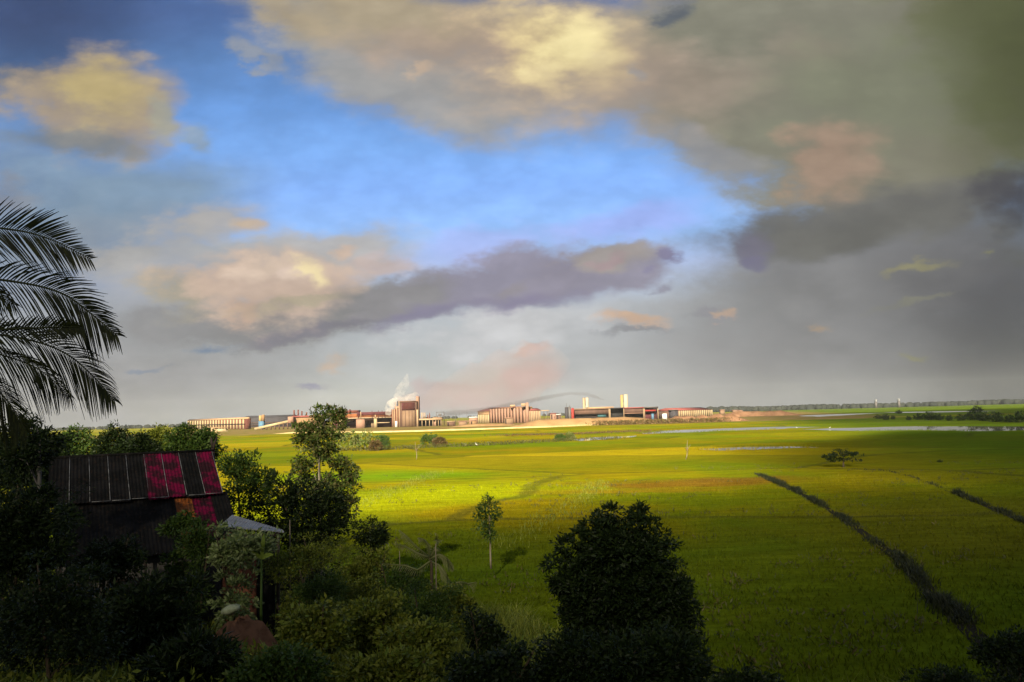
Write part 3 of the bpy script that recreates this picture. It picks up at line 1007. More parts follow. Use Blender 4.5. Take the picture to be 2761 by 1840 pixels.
# --- trees and bushes on the far dike (centre left)
mid_plants = [
    (800, 1034, 34, 46, 'leaf_lit', 'leafy tree beside the sunlit tree at the dike end'),
    (838, 1033, 38, 40, 'leaf_lit', 'broad bright green tree in the clump on the dike'),
    (878, 1034, 20, 34, 'leaf_mid', 'dark round bush at the right end of the dike clump'),
    (862, 1036, 16, 22, 'leaf_brown', 'brownish bush between the trees of the dike clump'),
    (986, 1024, 24, 27, 'leaf_mid', 'small tree alone on the dike right of the clump'),
    (1010, 1026, 17, 20, 'leaf_brown', 'brownish low bush touching the small dike tree'),
    (1287, 1013, 12, 14, 'leaf_mid', 'left of two round green bushes at the pond corner'),
    (1309, 1012, 11, 16, 'leaf_lit', 'right of two round green bushes at the pond corner'),
]
for (px, py, rx, hh, lm, lab) in mid_plants:
    q = G(px, py)
    Yq = q[1]
    low = hh < 24
    tree('dike_bush' if low else 'dike_tree', lab, 'bush' if low else 'tree', q,
         [E(px, py - hh * .66, Yq, rx * .8, hh * .42), E(px - rx * .4, py - hh * .4, Yq, rx * .55, hh * .34), E(px + rx * .45, py - hh * .42, Yq, rx * .55, hh * .33)],
         110, 16, .6, .6, .34, lm, r0=.14, top=at(px, py - hh * .6, Yq), inner=.3, trunkname='stem' if low else 'trunk')

# --- row of bushes on the far right dike
row = [(2018, 963, 9, 7), (2036, 965, 12, 9), (2052, 964, 8, 8), (2088, 966, 9, 7), (2112, 965, 14, 12), (2136, 966, 18, 13), (2158, 966, 14, 13), (2182, 967, 12, 7),
       (2208, 967, 14, 8), (2236, 966, 22, 14), (2262, 968, 20, 14), (2290, 970, 22, 13), (2316, 971, 14, 9), (2344, 971, 24, 14)]
words = ['first', 'second', 'third', 'fourth', 'fifth', 'sixth', 'seventh', 'eighth', 'ninth', 'tenth', 'eleventh', 'twelfth', 'thirteenth', 'fourteenth']
proto = tree('dike_shrub', 'x', 'shrub', (0, 0, 0), [((0, 0, .62), (.85, .7, .38)), ((-.6, .1, .45), (.5, .5, .3)), ((.55, -.1, .42), (.55, .5, .3))],
             50, 13, .22, .16, .09, 'leaf_dark', r0=.05, top=(0, 0, .7), inner=.3, trunkname='stem', group='bushes along the far right dike')
for i, (px, py, rx, hh) in enumerate(row):
    q = G(px, py)
    k = rx * q[1] / F
    lab = 'dark bush on the far right dike, %s counted from its left end' % words[i]
    if i == 0:
        proto.location = q
        proto.scale = (k, k, k)
        proto['label'] = lab
    else:
        dup(proto, q, k, rng.uniform(0, 6), lab)
for (px, py, rx, lab) in [(2245, 948, 14, 'lone dark bush standing in the far meadow above the right dike'),
                          (2066, 951, 8, 'tiny dark bush in the lime green far field'),
                          (2160, 1063, 6, 'small dark shrub at the end of the thin right bund')]:
    q = G(px, py)
    o = dup(proto, q, rx * q[1] / F, rng.uniform(0, 6), lab)
    del o['group']


# ------------------------------------------------------------------ strips of weeds (things nobody could count)
def strip_pts(pts, width, n):
    pts = np.asarray(pts, float)
    seg = np.linalg.norm(np.diff(pts, axis=0), axis=1)
    i = rng.choice(len(seg), n, p=seg / seg.sum())
    f = rng.uniform(0, 1, n)
    q = pts[i] + (pts[i + 1] - pts[i]) * f[:, None]
    q = q + np.stack([rng.normal(0, width, n), rng.normal(0, width, n), np.zeros(n)], -1)
    q[:, 2] = H(q[:, 0], q[:, 1])
    return q


dpx = [(690, 1036), (760, 1037), (860, 1036), (960, 1031), (1060, 1027), (1140, 1023), (1240, 1018), (1310, 1014), (1420, 1010)]
mb = MB()
q = strip_pts([G(*a) for a in dpx], 1.6, 2600)
q[:, 2] += rng.uniform(0, 1.1, len(q))
leaves(mb, q, np.tile([0, 0, 1.0], (len(q), 1)), .7, .4)
tag(mb.build('weeds', M['weed']), 'strip of low olive weeds growing along the far dike', 'weeds', kind='stuff')
mb = MB()
q = strip_pts([G(*a) for a in sp((1350, 1176), (1450, 1174), (1560, 1172), (1640, 1168), (1740, 1164))], 5, 1500)
leaves(mb, q + [0, 0, .3], np.tile([0, 0, 1.0], (len(q), 1)), .9, .5)
q = strip_pts([at(x * K, 1150 * K, 690) * (1, 1, 0) for x in (1610, 1680, 1750, 1850, 1960)], 6, 2600)
q[:, 2] += rng.uniform(0, 3.4, len(q))
leaves(mb, q, np.tile([0, -.3, 1.0], (len(q), 1)), 1.5, .9)
tag(mb.build('scrub', M['leaf_brown']), 'patchy brown green scrub along the foot of the earth banks', 'scrub', kind='stuff')

d1 = [(1740, 1089), (1790, 1112), (1850, 1139), (1905, 1172), (1960, 1207), (2010, 1245), (2060, 1280), (2110, 1330), (2150, 1378), (2200, 1420), (2260, 1480), (2330, 1550), (2420, 1640)]
d2 = [(2195, 1132), (2225, 1146), (2262, 1160), (2300, 1176), (2353, 1198), (2430, 1230)]
d3 = [(1960, 1079), (2040, 1083), (2090, 1095), (2140, 1112), (2185, 1132)]
g1 = [G(*a) for a in d1]
g2 = [G(*a) for a in d2]
g3 = [G(*a) for a in d3]


def flat_strip(name, pts, wds, z, mat):
    pts = np.asarray(pts, float)
    t_ = unit(np.gradient(pts, axis=0))
    nn = np.stack([t_[:, 1], -t_[:, 0], 0 * t_[:, 0]], -1)
    wds = np.broadcast_to(np.asarray(wds, float), (len(pts),))
    a, b = pts + nn * wds[:, None], pts - nn * wds[:, None]
    a[:, 2] = z
    b[:, 2] = z
    mbb = MB()
    mbb.quads(np.stack([a[:-1], a[1:], b[1:], b[:-1]], 1))
    return struct(mbb.build(name, mat))


M['mud'] = pmat('mud', (.014, .013, .009), (.025, .022, .012), .8, .95, .05)
flat_strip('ditch', g1, np.linspace(.3, .6, len(g1)), .025, M['mud'])
flat_strip('ditch', g2, .5, .025, M['mud'])
mb = MB()
for gpts, wd, n, h in ((g1, .34, 9000, .5), (g2, .34, 2500, .55), (g3, .2, 500, .3)):
    q = strip_pts(gpts, wd, n)
    if n == 9000:                                    # the long ditch grows wider and wilder towards the slope
        ex = strip_pts(gpts[8:], .5, 1800)
        q = np.concatenate([q, ex])
    cl = np.array([mnoise.noise((a * .16, b * .16, 9.0)) + .5 * mnoise.noise((a * .6, b * .6, 2.0)) for a, b in q[:, :2]])
    q, cl = q[cl > -.22], cl[cl > -.22]
    for lo_, hi_, hk in ((-.3, 0, .6), (0, .25, .95), (.25, 2, 1.35)):
        blades(mb, q[(cl >= lo_) & (cl < hi_)], h * hk, .05, .45)
tag(mb.build('reeds', M['reed']), 'dark reeds lining the two ditches across the right field', 'reeds', kind='stuff')

M['streak_turf'] = pmat('streak_turf', (.075, .10, .012), (.05, .07, .01), .8, .95, .05)
# grass along two dark streaks; the left one stands for a tree's shadow
mb = MB()
for bpts in ([(800, 1172), (860, 1148), (930, 1118), (1010, 1084)], [(1130, 1262), (1200, 1230), (1260, 1196), (1330, 1150), (1380, 1108)]):
    q = strip_pts([G(*a) for a in bpts], 1.3, 1100)
    blades(mb, q, .45, .04, .4)
tag(mb.build('streak_grass', M['leaf_olive']), 'dark grass added along two streaks crossing the field, left one for a tree shadow', 'grass', kind='stuff')

PONDS = [sp((1717, 1169), (1850, 1167), (1950, 1162), (2080, 1158), (2190, 1153)), sp((2160, 1159), (2330, 1162), (2460, 1160), (2620, 1163)), sp((1560, 1190), (1640, 1185), (1722, 1176)),
         sp((1868, 1213), (1960, 1215), (2060, 1212.5), (2190, 1207)), sp((1868, 1211), (1990, 1207), (2100, 1204.5), (2195, 1205)), sp((1720, 1167), (1850, 1158), (1990, 1154))]
mb = MB()
for pl in PONDS:
    g_ = [G(*a) for a in pl]
    q = strip_pts(g_, 1.6, int(sum(np.linalg.norm(b - a) for a, b in zip(g_[:-1], g_[1:])) * 5))
    cl = np.array([mnoise.noise((a * .05, b * .05, 5.0)) for a, b in q[:, :2]])
    blades(mb, q[cl > -.15], .7, .12, .6)
tag(mb.build('sedge', M['crop']), 'green sedge growing along the margins of the ponds', 'sedge', kind='stuff')

# --- standing crop close enough to show its blades
n = 62000
yy = 30 + 105 * rng.uniform(0, 1, n) ** 1.25
xx = rng.uniform(-.42, .74, n) * yy
kp = (H(xx, yy) < .12) & (xx > -.36 * yy - 2)
q = np.stack([xx, yy, np.zeros(n)], -1)[kp]
cl = np.array([mnoise.noise((a * .12, b * .12, 3.0)) for a, b in q[:, :2]])
q = q[rng.uniform(-.55, .6, len(q)) < cl + .25]
mb = MB()
blades(mb, q, .28, .06, .5)
tag(mb.build('crop_grass', M['crop']), 'green and yellow rice crop standing on the near field', 'crop', kind='stuff')

# taller weeds poking out of the crop here and there
n = 2600
yy = 32 + 130 * rng.uniform(0, 1, n) ** 1.4
xx = rng.uniform(-.25, .72, n) * yy
cl = np.array([mnoise.noise((a * .05, b * .08, 12.0)) for a, b in zip(xx, yy)])
q = np.stack([xx, yy, H(xx, yy)], -1)[(cl > .12)]
q = np.repeat(q, 5, 0) + np.concatenate([rng.normal(0, .22, (len(q) * 5, 2)), rng.uniform(0, .3, (len(q) * 5, 1))], 1)
mb = MB()
leaves(mb, q, np.tile([0, 0, 1.0], (len(q), 1)), .34, .10, 0, 1.0)
tag(mb.build('field_weeds', M['weed']), 'dark weeds poking out of the rice crop in loose patches', 'weeds', kind='stuff')

# --- undergrowth covering the slope
def slope_pts(n, xlo, xhi, ylo, yhi, thr, sc_=.22, seed=0.0):
    yy = rng.uniform(ylo, yhi, n)
    xx = rng.uniform(xlo, xhi, n) * yy
    zz = H(xx, yy)
    cl = np.array([mnoise.noise((a * sc_, b * sc_, seed)) for a, b in zip(xx, yy)])
    k = (zz > .10) & (cl > thr)
    return np.stack([xx, yy, zz], -1)[k], cl[k]


mb = MB()
q, cl = slope_pts(120000, -.75, .62, 15, 62, -.3)
hgt = .12 + 1.5 * np.clip(cl + .25, 0, 1) ** 1.5
q[:, 2] += rng.uniform(0, 1, len(q)) * hgt
k3 = rng.integers(0, 3, len(q))
for kk, (L_, W_) in enumerate(((.13, .05), (.2, .09), (.3, .06))):
    leaves(mb, q[k3 == kk], np.tile([0, -.2, .8], ((k3 == kk).sum(), 1)), L_, W_, .1, 1.0)
tag(mb.build('undergrowth', M['leaf_olive']), 'tangled olive green undergrowth covering the whole near slope', 'undergrowth', kind='stuff')
mb = MB()
q, cl = slope_pts(30000, -.28, .5, 19, 60, -.3, .3, 5.0)
blades(mb, q, .95, .03, .5)
tag(mb.build('tall_grass', M['leaf_olive']), 'tall grass tufts among the undergrowth of the slope', 'grass', kind='stuff')

# --- single shrubs on the slope
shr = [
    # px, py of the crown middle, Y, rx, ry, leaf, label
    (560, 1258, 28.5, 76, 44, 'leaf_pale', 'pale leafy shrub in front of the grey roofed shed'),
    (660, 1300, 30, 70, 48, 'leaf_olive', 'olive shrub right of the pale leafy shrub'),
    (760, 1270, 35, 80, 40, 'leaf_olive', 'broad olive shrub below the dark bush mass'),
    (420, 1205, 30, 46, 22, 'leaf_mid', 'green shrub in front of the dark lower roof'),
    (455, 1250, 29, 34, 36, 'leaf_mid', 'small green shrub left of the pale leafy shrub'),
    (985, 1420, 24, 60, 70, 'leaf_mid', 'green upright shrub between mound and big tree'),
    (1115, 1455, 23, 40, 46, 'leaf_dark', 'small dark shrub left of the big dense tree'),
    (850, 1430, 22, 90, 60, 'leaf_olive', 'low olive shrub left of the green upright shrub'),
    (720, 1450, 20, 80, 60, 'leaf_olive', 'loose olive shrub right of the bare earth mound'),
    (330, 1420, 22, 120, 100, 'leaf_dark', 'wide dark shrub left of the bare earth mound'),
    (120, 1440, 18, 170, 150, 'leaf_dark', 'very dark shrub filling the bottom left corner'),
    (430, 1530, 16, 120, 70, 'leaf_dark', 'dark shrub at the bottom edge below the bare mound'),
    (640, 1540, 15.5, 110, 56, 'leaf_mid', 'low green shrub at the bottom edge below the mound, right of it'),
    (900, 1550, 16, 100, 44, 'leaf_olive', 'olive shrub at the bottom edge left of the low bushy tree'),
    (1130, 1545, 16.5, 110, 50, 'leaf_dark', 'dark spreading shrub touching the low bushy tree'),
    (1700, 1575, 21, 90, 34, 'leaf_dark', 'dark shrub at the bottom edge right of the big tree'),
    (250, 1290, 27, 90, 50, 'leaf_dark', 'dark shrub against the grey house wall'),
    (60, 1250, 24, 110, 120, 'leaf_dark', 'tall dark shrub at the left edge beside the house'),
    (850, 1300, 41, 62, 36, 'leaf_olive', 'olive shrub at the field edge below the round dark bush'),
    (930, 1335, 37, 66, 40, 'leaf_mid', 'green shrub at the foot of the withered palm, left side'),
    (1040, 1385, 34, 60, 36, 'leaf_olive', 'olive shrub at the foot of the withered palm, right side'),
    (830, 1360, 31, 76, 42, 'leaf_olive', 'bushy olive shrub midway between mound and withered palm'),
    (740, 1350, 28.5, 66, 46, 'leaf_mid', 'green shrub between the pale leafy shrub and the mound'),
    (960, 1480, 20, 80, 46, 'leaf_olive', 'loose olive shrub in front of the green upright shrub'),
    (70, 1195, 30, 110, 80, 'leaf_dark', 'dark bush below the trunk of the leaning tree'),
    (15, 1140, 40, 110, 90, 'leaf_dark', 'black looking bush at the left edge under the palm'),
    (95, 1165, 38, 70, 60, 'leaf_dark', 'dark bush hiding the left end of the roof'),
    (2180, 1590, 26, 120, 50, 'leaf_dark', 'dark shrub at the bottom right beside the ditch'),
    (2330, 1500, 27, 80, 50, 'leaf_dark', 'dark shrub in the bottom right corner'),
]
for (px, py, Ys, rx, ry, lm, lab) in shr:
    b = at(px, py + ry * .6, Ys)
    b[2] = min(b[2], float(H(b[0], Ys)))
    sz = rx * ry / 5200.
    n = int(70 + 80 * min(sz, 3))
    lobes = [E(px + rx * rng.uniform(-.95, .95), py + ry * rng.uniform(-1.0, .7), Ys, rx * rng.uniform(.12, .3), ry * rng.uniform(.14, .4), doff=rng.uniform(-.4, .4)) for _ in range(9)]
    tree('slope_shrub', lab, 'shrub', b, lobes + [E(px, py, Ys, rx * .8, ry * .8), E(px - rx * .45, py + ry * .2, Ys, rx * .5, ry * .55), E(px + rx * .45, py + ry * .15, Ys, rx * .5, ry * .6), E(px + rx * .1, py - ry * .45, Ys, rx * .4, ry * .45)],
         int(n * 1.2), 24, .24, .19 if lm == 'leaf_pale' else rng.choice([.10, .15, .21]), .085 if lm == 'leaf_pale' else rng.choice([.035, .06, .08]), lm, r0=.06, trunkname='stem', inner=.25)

# --- trees behind the house at the left
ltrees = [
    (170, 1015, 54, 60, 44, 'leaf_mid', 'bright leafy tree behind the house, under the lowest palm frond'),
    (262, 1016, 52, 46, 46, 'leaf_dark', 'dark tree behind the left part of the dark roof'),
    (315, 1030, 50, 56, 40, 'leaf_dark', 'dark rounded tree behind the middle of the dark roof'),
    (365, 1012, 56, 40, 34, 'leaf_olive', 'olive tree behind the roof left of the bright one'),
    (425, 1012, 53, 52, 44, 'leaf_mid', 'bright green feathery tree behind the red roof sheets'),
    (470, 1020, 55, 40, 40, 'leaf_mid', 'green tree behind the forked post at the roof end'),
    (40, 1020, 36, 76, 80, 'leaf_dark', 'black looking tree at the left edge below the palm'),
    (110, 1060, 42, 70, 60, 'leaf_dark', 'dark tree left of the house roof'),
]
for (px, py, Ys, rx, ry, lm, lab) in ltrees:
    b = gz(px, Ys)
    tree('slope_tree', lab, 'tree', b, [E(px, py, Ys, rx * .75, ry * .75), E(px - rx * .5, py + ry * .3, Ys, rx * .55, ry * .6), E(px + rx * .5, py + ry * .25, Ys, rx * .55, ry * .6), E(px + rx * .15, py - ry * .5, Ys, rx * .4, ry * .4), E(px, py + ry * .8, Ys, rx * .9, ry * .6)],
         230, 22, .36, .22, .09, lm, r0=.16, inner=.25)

# ------------------------------------------------------------------ coconut palm at the left edge
Yp = 12.0
hub = at(-330, 740, Yp)
pb = np.array([hub[0] - .3, Yp, float(H(hub[0], Yp))])
palm = thing('coconut_palm', 'coconut palm with long drooping feathery fronds at the left edge', 'palm tree', tuple(pb))
mb = MB()
f = np.linspace(0, 1, 14)
mb.tube(pb - (0, 0, .2) + (hub - pb + (0, 0, .1)) * f[:, None] + np.stack([.25 * np.sin(f * 3), 0 * f, 0 * f], -1), .19 - .06 * f, 10, .05)
mb.build('trunk', M['bark'], palm, smooth=True)


def frond(pts, lmax, n, droopz, lw=.0112, up_side=1.0):
    pts = np.asarray(pts, float)
    m = len(pts)
    ff = np.linspace(0, m - 1, n)
    i = np.clip(ff.astype(int), 0, m - 2)
    fr = ff - i
    # smooth curve through the points
    t_ = np.gradient(pts, axis=0)
    a, b = pts[i], pts[i + 1]
    h1 = (2 * fr ** 3 - 3 * fr ** 2 + 1)[:, None]
    h2 = (fr ** 3 - 2 * fr ** 2 + fr)[:, None]
    h3 = (-2 * fr ** 3 + 3 * fr ** 2)[:, None]
    h4 = (fr ** 3 - fr ** 2)[:, None]
    c = h1 * a + h2 * t_[i] + h3 * b + h4 * t_[i + 1]
    t = unit(np.gradient(c, axis=0))
    mb = MB()
    s = np.linspace(0, 1, n)
    mb.tube(c, .026 * (1 - .85 * s) + .003, 6)
    side = unit(np.cross(t, np.array([.12, 1.0, .25])))
    top = np.cross(side, t)
    prof = np.clip(.35 + 1.6 * s, 0, 1) * np.clip((1.08 - s) * 2.6, .25, 1)
    for sg in (1, -1):
        k = sg * up_side
        L = lmax * prof * rng.uniform(.85, 1.12, n) * (1.0 if sg < 0 else .85)
        d = unit(t * (.75 + .5 * s[:, None]) + side * sg * .95 + top * .12 + rng.normal(0, .05, (n, 3)))
        wd = lw * rng.uniform(.8, 1.2, n)
        prev = c
        pw = wd * .5
        ns = 5
        for j in range(1, ns + 1):
            g = (j / ns)
            nxt = c + d * (L * g)[:, None] + np.array([0, 0, -1.0]) * (L * droopz * g ** 2 * rng.uniform(.9, 1.1))[:, None]
            wn = wd * (1.0 if j < 3 else (1.15 - g) * 1.6)
            ax = unit(np.cross(nxt - prev, top + side * .4 * sg))
            mb.quads(np.stack([prev - ax * pw[:, None], prev + ax * pw[:, None], nxt + ax * wn[:, None], nxt - ax * wn[:, None]], 1))
            prev, pw = nxt, wn
    return mb


def pxpath(lst):
    return [at(x, y, yd) for x, y, yd in lst]


fr_list = [
    ([(-330, 735, 12), (-170, 560, 11.8), (-60, 525, 11.7), (40, 530, 11.6), (120, 552, 11.5), (205, 594, 11.4)], .78, 95, .12, None),
    ([(-330, 740, 12), (-180, 655, 11.4), (-60, 640, 11.1), (60, 652, 10.9), (145, 676, 10.8), (205, 718, 10.7), (268, 770, 10.6)], .80, 105, .32, None),
    ([(-330, 745, 12), (-190, 770, 12.4), (-70, 764, 12.6), (60, 780, 12.7), (150, 812, 12.8), (215, 866, 12.8), (262, 920, 12.8)], .78, 105, .42, None),
    ([(-330, 745, 12), (-200, 752, 11.0), (-80, 760, 10.6), (40, 756, 10.4), (130, 752, 10.3), (185, 752, 10.2)], .34, 80, .1, None),
    ([(-330, 750, 12), (-240, 800, 12.6), (-140, 830, 13.0), (-40, 870, 13.2), (20, 925, 13.3), (60, 990, 13.3)], .75, 95, .6, None),
    ([(-330, 750, 12), (-230, 780, 13), (-120, 790, 13.8), (0, 815, 14.2), (90, 850, 14.4), (160, 910, 14.5)], .78, 100, .6, None),
    ([(-330, 735, 12), (-240, 600, 12.6), (-150, 590, 13.4), (-60, 640, 14.0), (30, 700, 14.3)], .8, 85, .4, None),
    ([(-330, 735, 12), (-390, 560, 12), (-470, 500, 12), (-580, 520, 12), (-680, 600, 12)], .8, 70, .4, None),
    ([(-330, 740, 12), (-440, 700, 12.6), (-560, 720, 13), (-690, 800, 13)], .8, 70, .4, None),
    ([(-330, 740, 12), (-340, 600, 13), (-350, 560, 14.2), (-360, 600, 15.5), (-370, 690, 16.3)], .8, 70, .4, None),
    ([(-330, 745, 12), (-380, 800, 11.5), (-430, 900, 11.2), (-460, 1000, 11.0)], .75, 70, .4, None),
]
for pts, lm_, n_, dz, _ in fr_list:
    frond(pxpath(pts), lm_, int(n_ * .85), dz).build('frond', M['palm'], palm)
mb = MB()
for k in range(6):
    a = k * 1.05
    c = hub + np.array([.2 * math.cos(a), .2 * math.sin(a), -.22 - .05 * (k % 2)])
    mb.tube([c + (0, 0, .13), c + (0, 0, .08), c, c - (0, 0, .08), c - (0, 0, .12)], [.03, .09, .115, .085, .02], 8)
mb.build('coconuts', M['leaf_olive'], palm, smooth=True)

# --- trunk seen at the left edge in the dark
tree('leaning_tree', 'tree with bare grey trunk left of the dark roof', 'tree', gz(95, 27),
     [E(90, 1015, 27, 60, 40), E(60, 1050, 27, 50, 40)], 120, 22, .3, .16, .07, 'leaf_dark', 'wall_grey', .16, top=at(92, 1010, 27), inner=.3)

# ------------------------------------------------------------------ house
hr0 = at(487, 1037, 38.0)                           # right end of the ridge
al = np.array([-math.cos(R(30)), -math.sin(R(30)), 0.0])      # along the ridge, to the left
dn = np.array([math.sin(R(30)), -math.cos(R(30)), 0.0])       # down the near slope


def HP(a, b, z):
    q = hr0 + al * a + dn * b
    return np.array([q[0], q[1], z])


zr = hr0[2]
drop1, run1 = 1.78, 3.17
drop2, run2 = 1.75, 3.3
Lh = 6.75
zg = float(H(HP(4, 4, 0)[0], HP(4, 4, 0)[1]))
house = thing('wooden_house', 'low dark wooden house with patched metal roof and crimson sheets', 'house', tuple(HP(4, 3.2, zg - .3)))


def corr(mb, a0, a1, b0, b1, z0, z1, up=0.0, n=40, amp=.018):
    aa = np.linspace(a0, a1, n)
    tp = np.array([HP(a, b0, z0 + up + amp * math.sin(k * math.pi / 1.0 * .5 * 2)) for k, a in enumerate(aa)])
    bt = np.array([HP(a, b1, z1 + up + amp * math.sin(k * math.pi / 1.0 * .5 * 2)) for k, a in enumerate(aa)])
    for k in range(n):
        h = amp * (1 if k % 2 else -1)
        tp[k, 2] = z0 + up + h
        bt[k, 2] = z1 + up + h
    mb.quads(np.stack([tp[:-1], bt[:-1], bt[1:], tp[1:]], 1))
    lo = np.array([0, 0, -.02])
    mb.quads(np.stack([tp[:-1] + lo, tp[1:] + lo, bt[1:] + lo, bt[:-1] + lo], 1))


wsh = .75
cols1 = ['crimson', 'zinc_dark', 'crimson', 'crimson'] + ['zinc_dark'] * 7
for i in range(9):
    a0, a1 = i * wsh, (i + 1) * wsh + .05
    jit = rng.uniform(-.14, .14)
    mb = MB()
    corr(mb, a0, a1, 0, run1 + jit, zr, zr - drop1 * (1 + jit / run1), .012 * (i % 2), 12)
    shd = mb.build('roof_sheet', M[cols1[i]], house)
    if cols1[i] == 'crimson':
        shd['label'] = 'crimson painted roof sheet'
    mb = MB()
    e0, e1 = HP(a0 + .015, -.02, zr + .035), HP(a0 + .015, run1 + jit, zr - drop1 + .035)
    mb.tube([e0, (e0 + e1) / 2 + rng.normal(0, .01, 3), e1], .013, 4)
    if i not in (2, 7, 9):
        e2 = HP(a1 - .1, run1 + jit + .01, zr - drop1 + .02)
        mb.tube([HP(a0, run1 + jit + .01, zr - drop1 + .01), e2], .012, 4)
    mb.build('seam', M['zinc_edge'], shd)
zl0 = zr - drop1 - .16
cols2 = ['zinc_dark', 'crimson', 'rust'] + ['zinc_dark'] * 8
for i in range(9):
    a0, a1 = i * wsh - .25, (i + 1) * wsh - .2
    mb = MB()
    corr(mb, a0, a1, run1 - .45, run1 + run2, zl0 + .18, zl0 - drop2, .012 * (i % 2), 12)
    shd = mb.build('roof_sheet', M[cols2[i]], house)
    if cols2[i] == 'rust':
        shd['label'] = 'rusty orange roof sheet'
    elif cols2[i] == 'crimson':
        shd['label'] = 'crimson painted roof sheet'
# far slope, ridge cap
mb = MB()
corr(mb, 0, Lh, -3.2, 0, zr - 1.7, zr, 0, 100)
mb.build('rear_roof', M['zinc_dark'], house)
mb = MB()
mb.tube([HP(-.1, 0, zr + .03), HP(Lh + .1, 0, zr + .03)], .07, 6)
mb.build('ridge_cap', M['zinc_dark'], house)
# walls on posts
yaw = math.atan2(al[1], al[0])
ze = zl0 - drop2
wallb = run1 + run2 - .75


def hwall(a0, b0, a1, b1, z0, z1a, z1b, mat, name, th=.1):
    p0, p1 = HP(a0, b0, 0), HP(a1, b1, 0)
    d_ = unit(p1 - p0)
    nn = np.array([-d_[1], d_[0], 0]) * th / 2
    bt = [p0 - nn, p1 - nn, p1 + nn, p0 + nn]
    mb = MB()
    mb.hexa([b_ + (0, 0, z0) for b_ in bt] + [bt[0] + (0, 0, z1a), bt[1] + (0, 0, z1b), bt[2] + (0, 0, z1b), bt[3] + (0, 0, z1a)])
    return mb.build(name, M[mat], house)


zf = zg + .5
hwall(.5, wallb, Lh - .4, wallb, zf - .4, ze + .25, ze + .25, 'wall_grey', 'front_wall')
hwall(.4, -2.6, .4, 0, zf - .4, zr - 1.5, zr - .12, 'plank', 'gable_wall')
hwall(.4, .01, .4, run1 - .3, zf - .4, zr - .12, zr - drop1 + .05, 'plank', 'gable_wall')
hwall(.4, run1 - .28, .4, wallb - .06, zf - .4, zl0 - .05, ze + .3, 'plank', 'gable_wall')
hwall(Lh - .4, -2.6, Lh - .4, wallb - .06, zf - .4, zr - 2.0, ze + .3, 'plank', 'gable_wall')
hwall(.5, -2.6, Lh - .45, -2.6, zf - .4, zr - 1.5, zr - 1.5, 'plank', 'rear_wall')
for (a0, a1, z0, z1, nm) in [(1.2, 2.1, zf - .2, zf + 1.7, 'door'), (3.4, 4.6, zf + .75, zf + 1.75, 'window'), (5.2, 6.0, zf + .75, zf + 1.75, 'window')]:
    mb = MB()
    c = (HP(a0, wallb + .065, 0) + HP(a1, wallb + .065, 0)) / 2
    mb.box(c + (0, 0, (z0 + z1) / 2), (a1 - a0, .03, z1 - z0), yaw)
    dw = mb.build(nm, M['black' if nm == 'window' else 'wood_dark'], house)
    mb = MB()
    for (aa, zz, sw, sh) in [(a0, (z0 + z1) / 2, .07, z1 - z0 + .07), (a1, (z0 + z1) / 2, .07, z1 - z0 + .07), ((a0 + a1) / 2, z1, a1 - a0 + .07, .07), ((a0 + a1) / 2, z0, a1 - a0 + .07, .07)]:
        mb.box(HP(aa, wallb + .085, zz), (sw, .045, sh), yaw)
    mb.build('frame', M['wood_dark'], dw)
for k in range(5):
    mb = MB()
    a = .5 + k * (Lh - 1) / 4
    b_ = HP(a, run1 + run2 - .25, 0)
    zz = float(H(b_[0], b_[1]))
    mb.cyl(b_ + (0, 0, zz - .2), .06, ze - zz + .16, 8)
    mb.build('post', M['wood_dark'], house)
# forked post at the roof end
fp = HP(-.35, -.3, 0)
fz = float(H(fp[0], fp[1]))
mb = MB()
k0 = at(489, 1030, fp[1])
mb.tube([fp + (0, 0, fz), k0], [.1, .08], 7)
mb.tube([k0, at(485, 1006, fp[1])], [.08, .05], 7)
mb.tube([k0 - (0, 0, .25), at(492, 1022, fp[1]), at(499, 1004, fp[1])], [.07, .06, .045], 7)
tag(mb.build('forked_post', M['wood_dark']), 'dark forked wooden post rising at the right end of the roof', 'post')

# ------------------------------------------------------------------ grey shed beside the house
Yh = 31.0
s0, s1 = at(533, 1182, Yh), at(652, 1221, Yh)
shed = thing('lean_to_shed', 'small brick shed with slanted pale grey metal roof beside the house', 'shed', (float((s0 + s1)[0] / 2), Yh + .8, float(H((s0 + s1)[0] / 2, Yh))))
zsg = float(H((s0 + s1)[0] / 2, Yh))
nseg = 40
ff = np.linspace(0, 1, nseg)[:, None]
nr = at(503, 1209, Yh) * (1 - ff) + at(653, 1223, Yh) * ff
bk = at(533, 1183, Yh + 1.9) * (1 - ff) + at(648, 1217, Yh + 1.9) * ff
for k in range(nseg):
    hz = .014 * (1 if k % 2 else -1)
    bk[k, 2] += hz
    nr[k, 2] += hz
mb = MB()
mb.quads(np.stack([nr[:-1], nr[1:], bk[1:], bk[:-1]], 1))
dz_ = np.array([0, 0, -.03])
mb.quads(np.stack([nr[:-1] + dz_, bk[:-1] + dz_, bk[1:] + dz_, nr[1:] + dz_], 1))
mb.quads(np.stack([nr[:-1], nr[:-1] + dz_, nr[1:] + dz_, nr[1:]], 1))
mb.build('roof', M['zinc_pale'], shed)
wx0, wx1 = nr[0][0] + .15, s1[0] - 1.0
zt = nr[-1][2] - .06


def sbox(name, x0_, x1_, y0_, y1_, z0_, z1_, mat):
    mb = MB()
    mb.box(((x0_ + x1_) / 2, (y0_ + y1_) / 2, (z0_ + z1_) / 2), (x1_ - x0_, y1_ - y0_, z1_ - z0_))
    return mb.build(name, M[mat], shed)


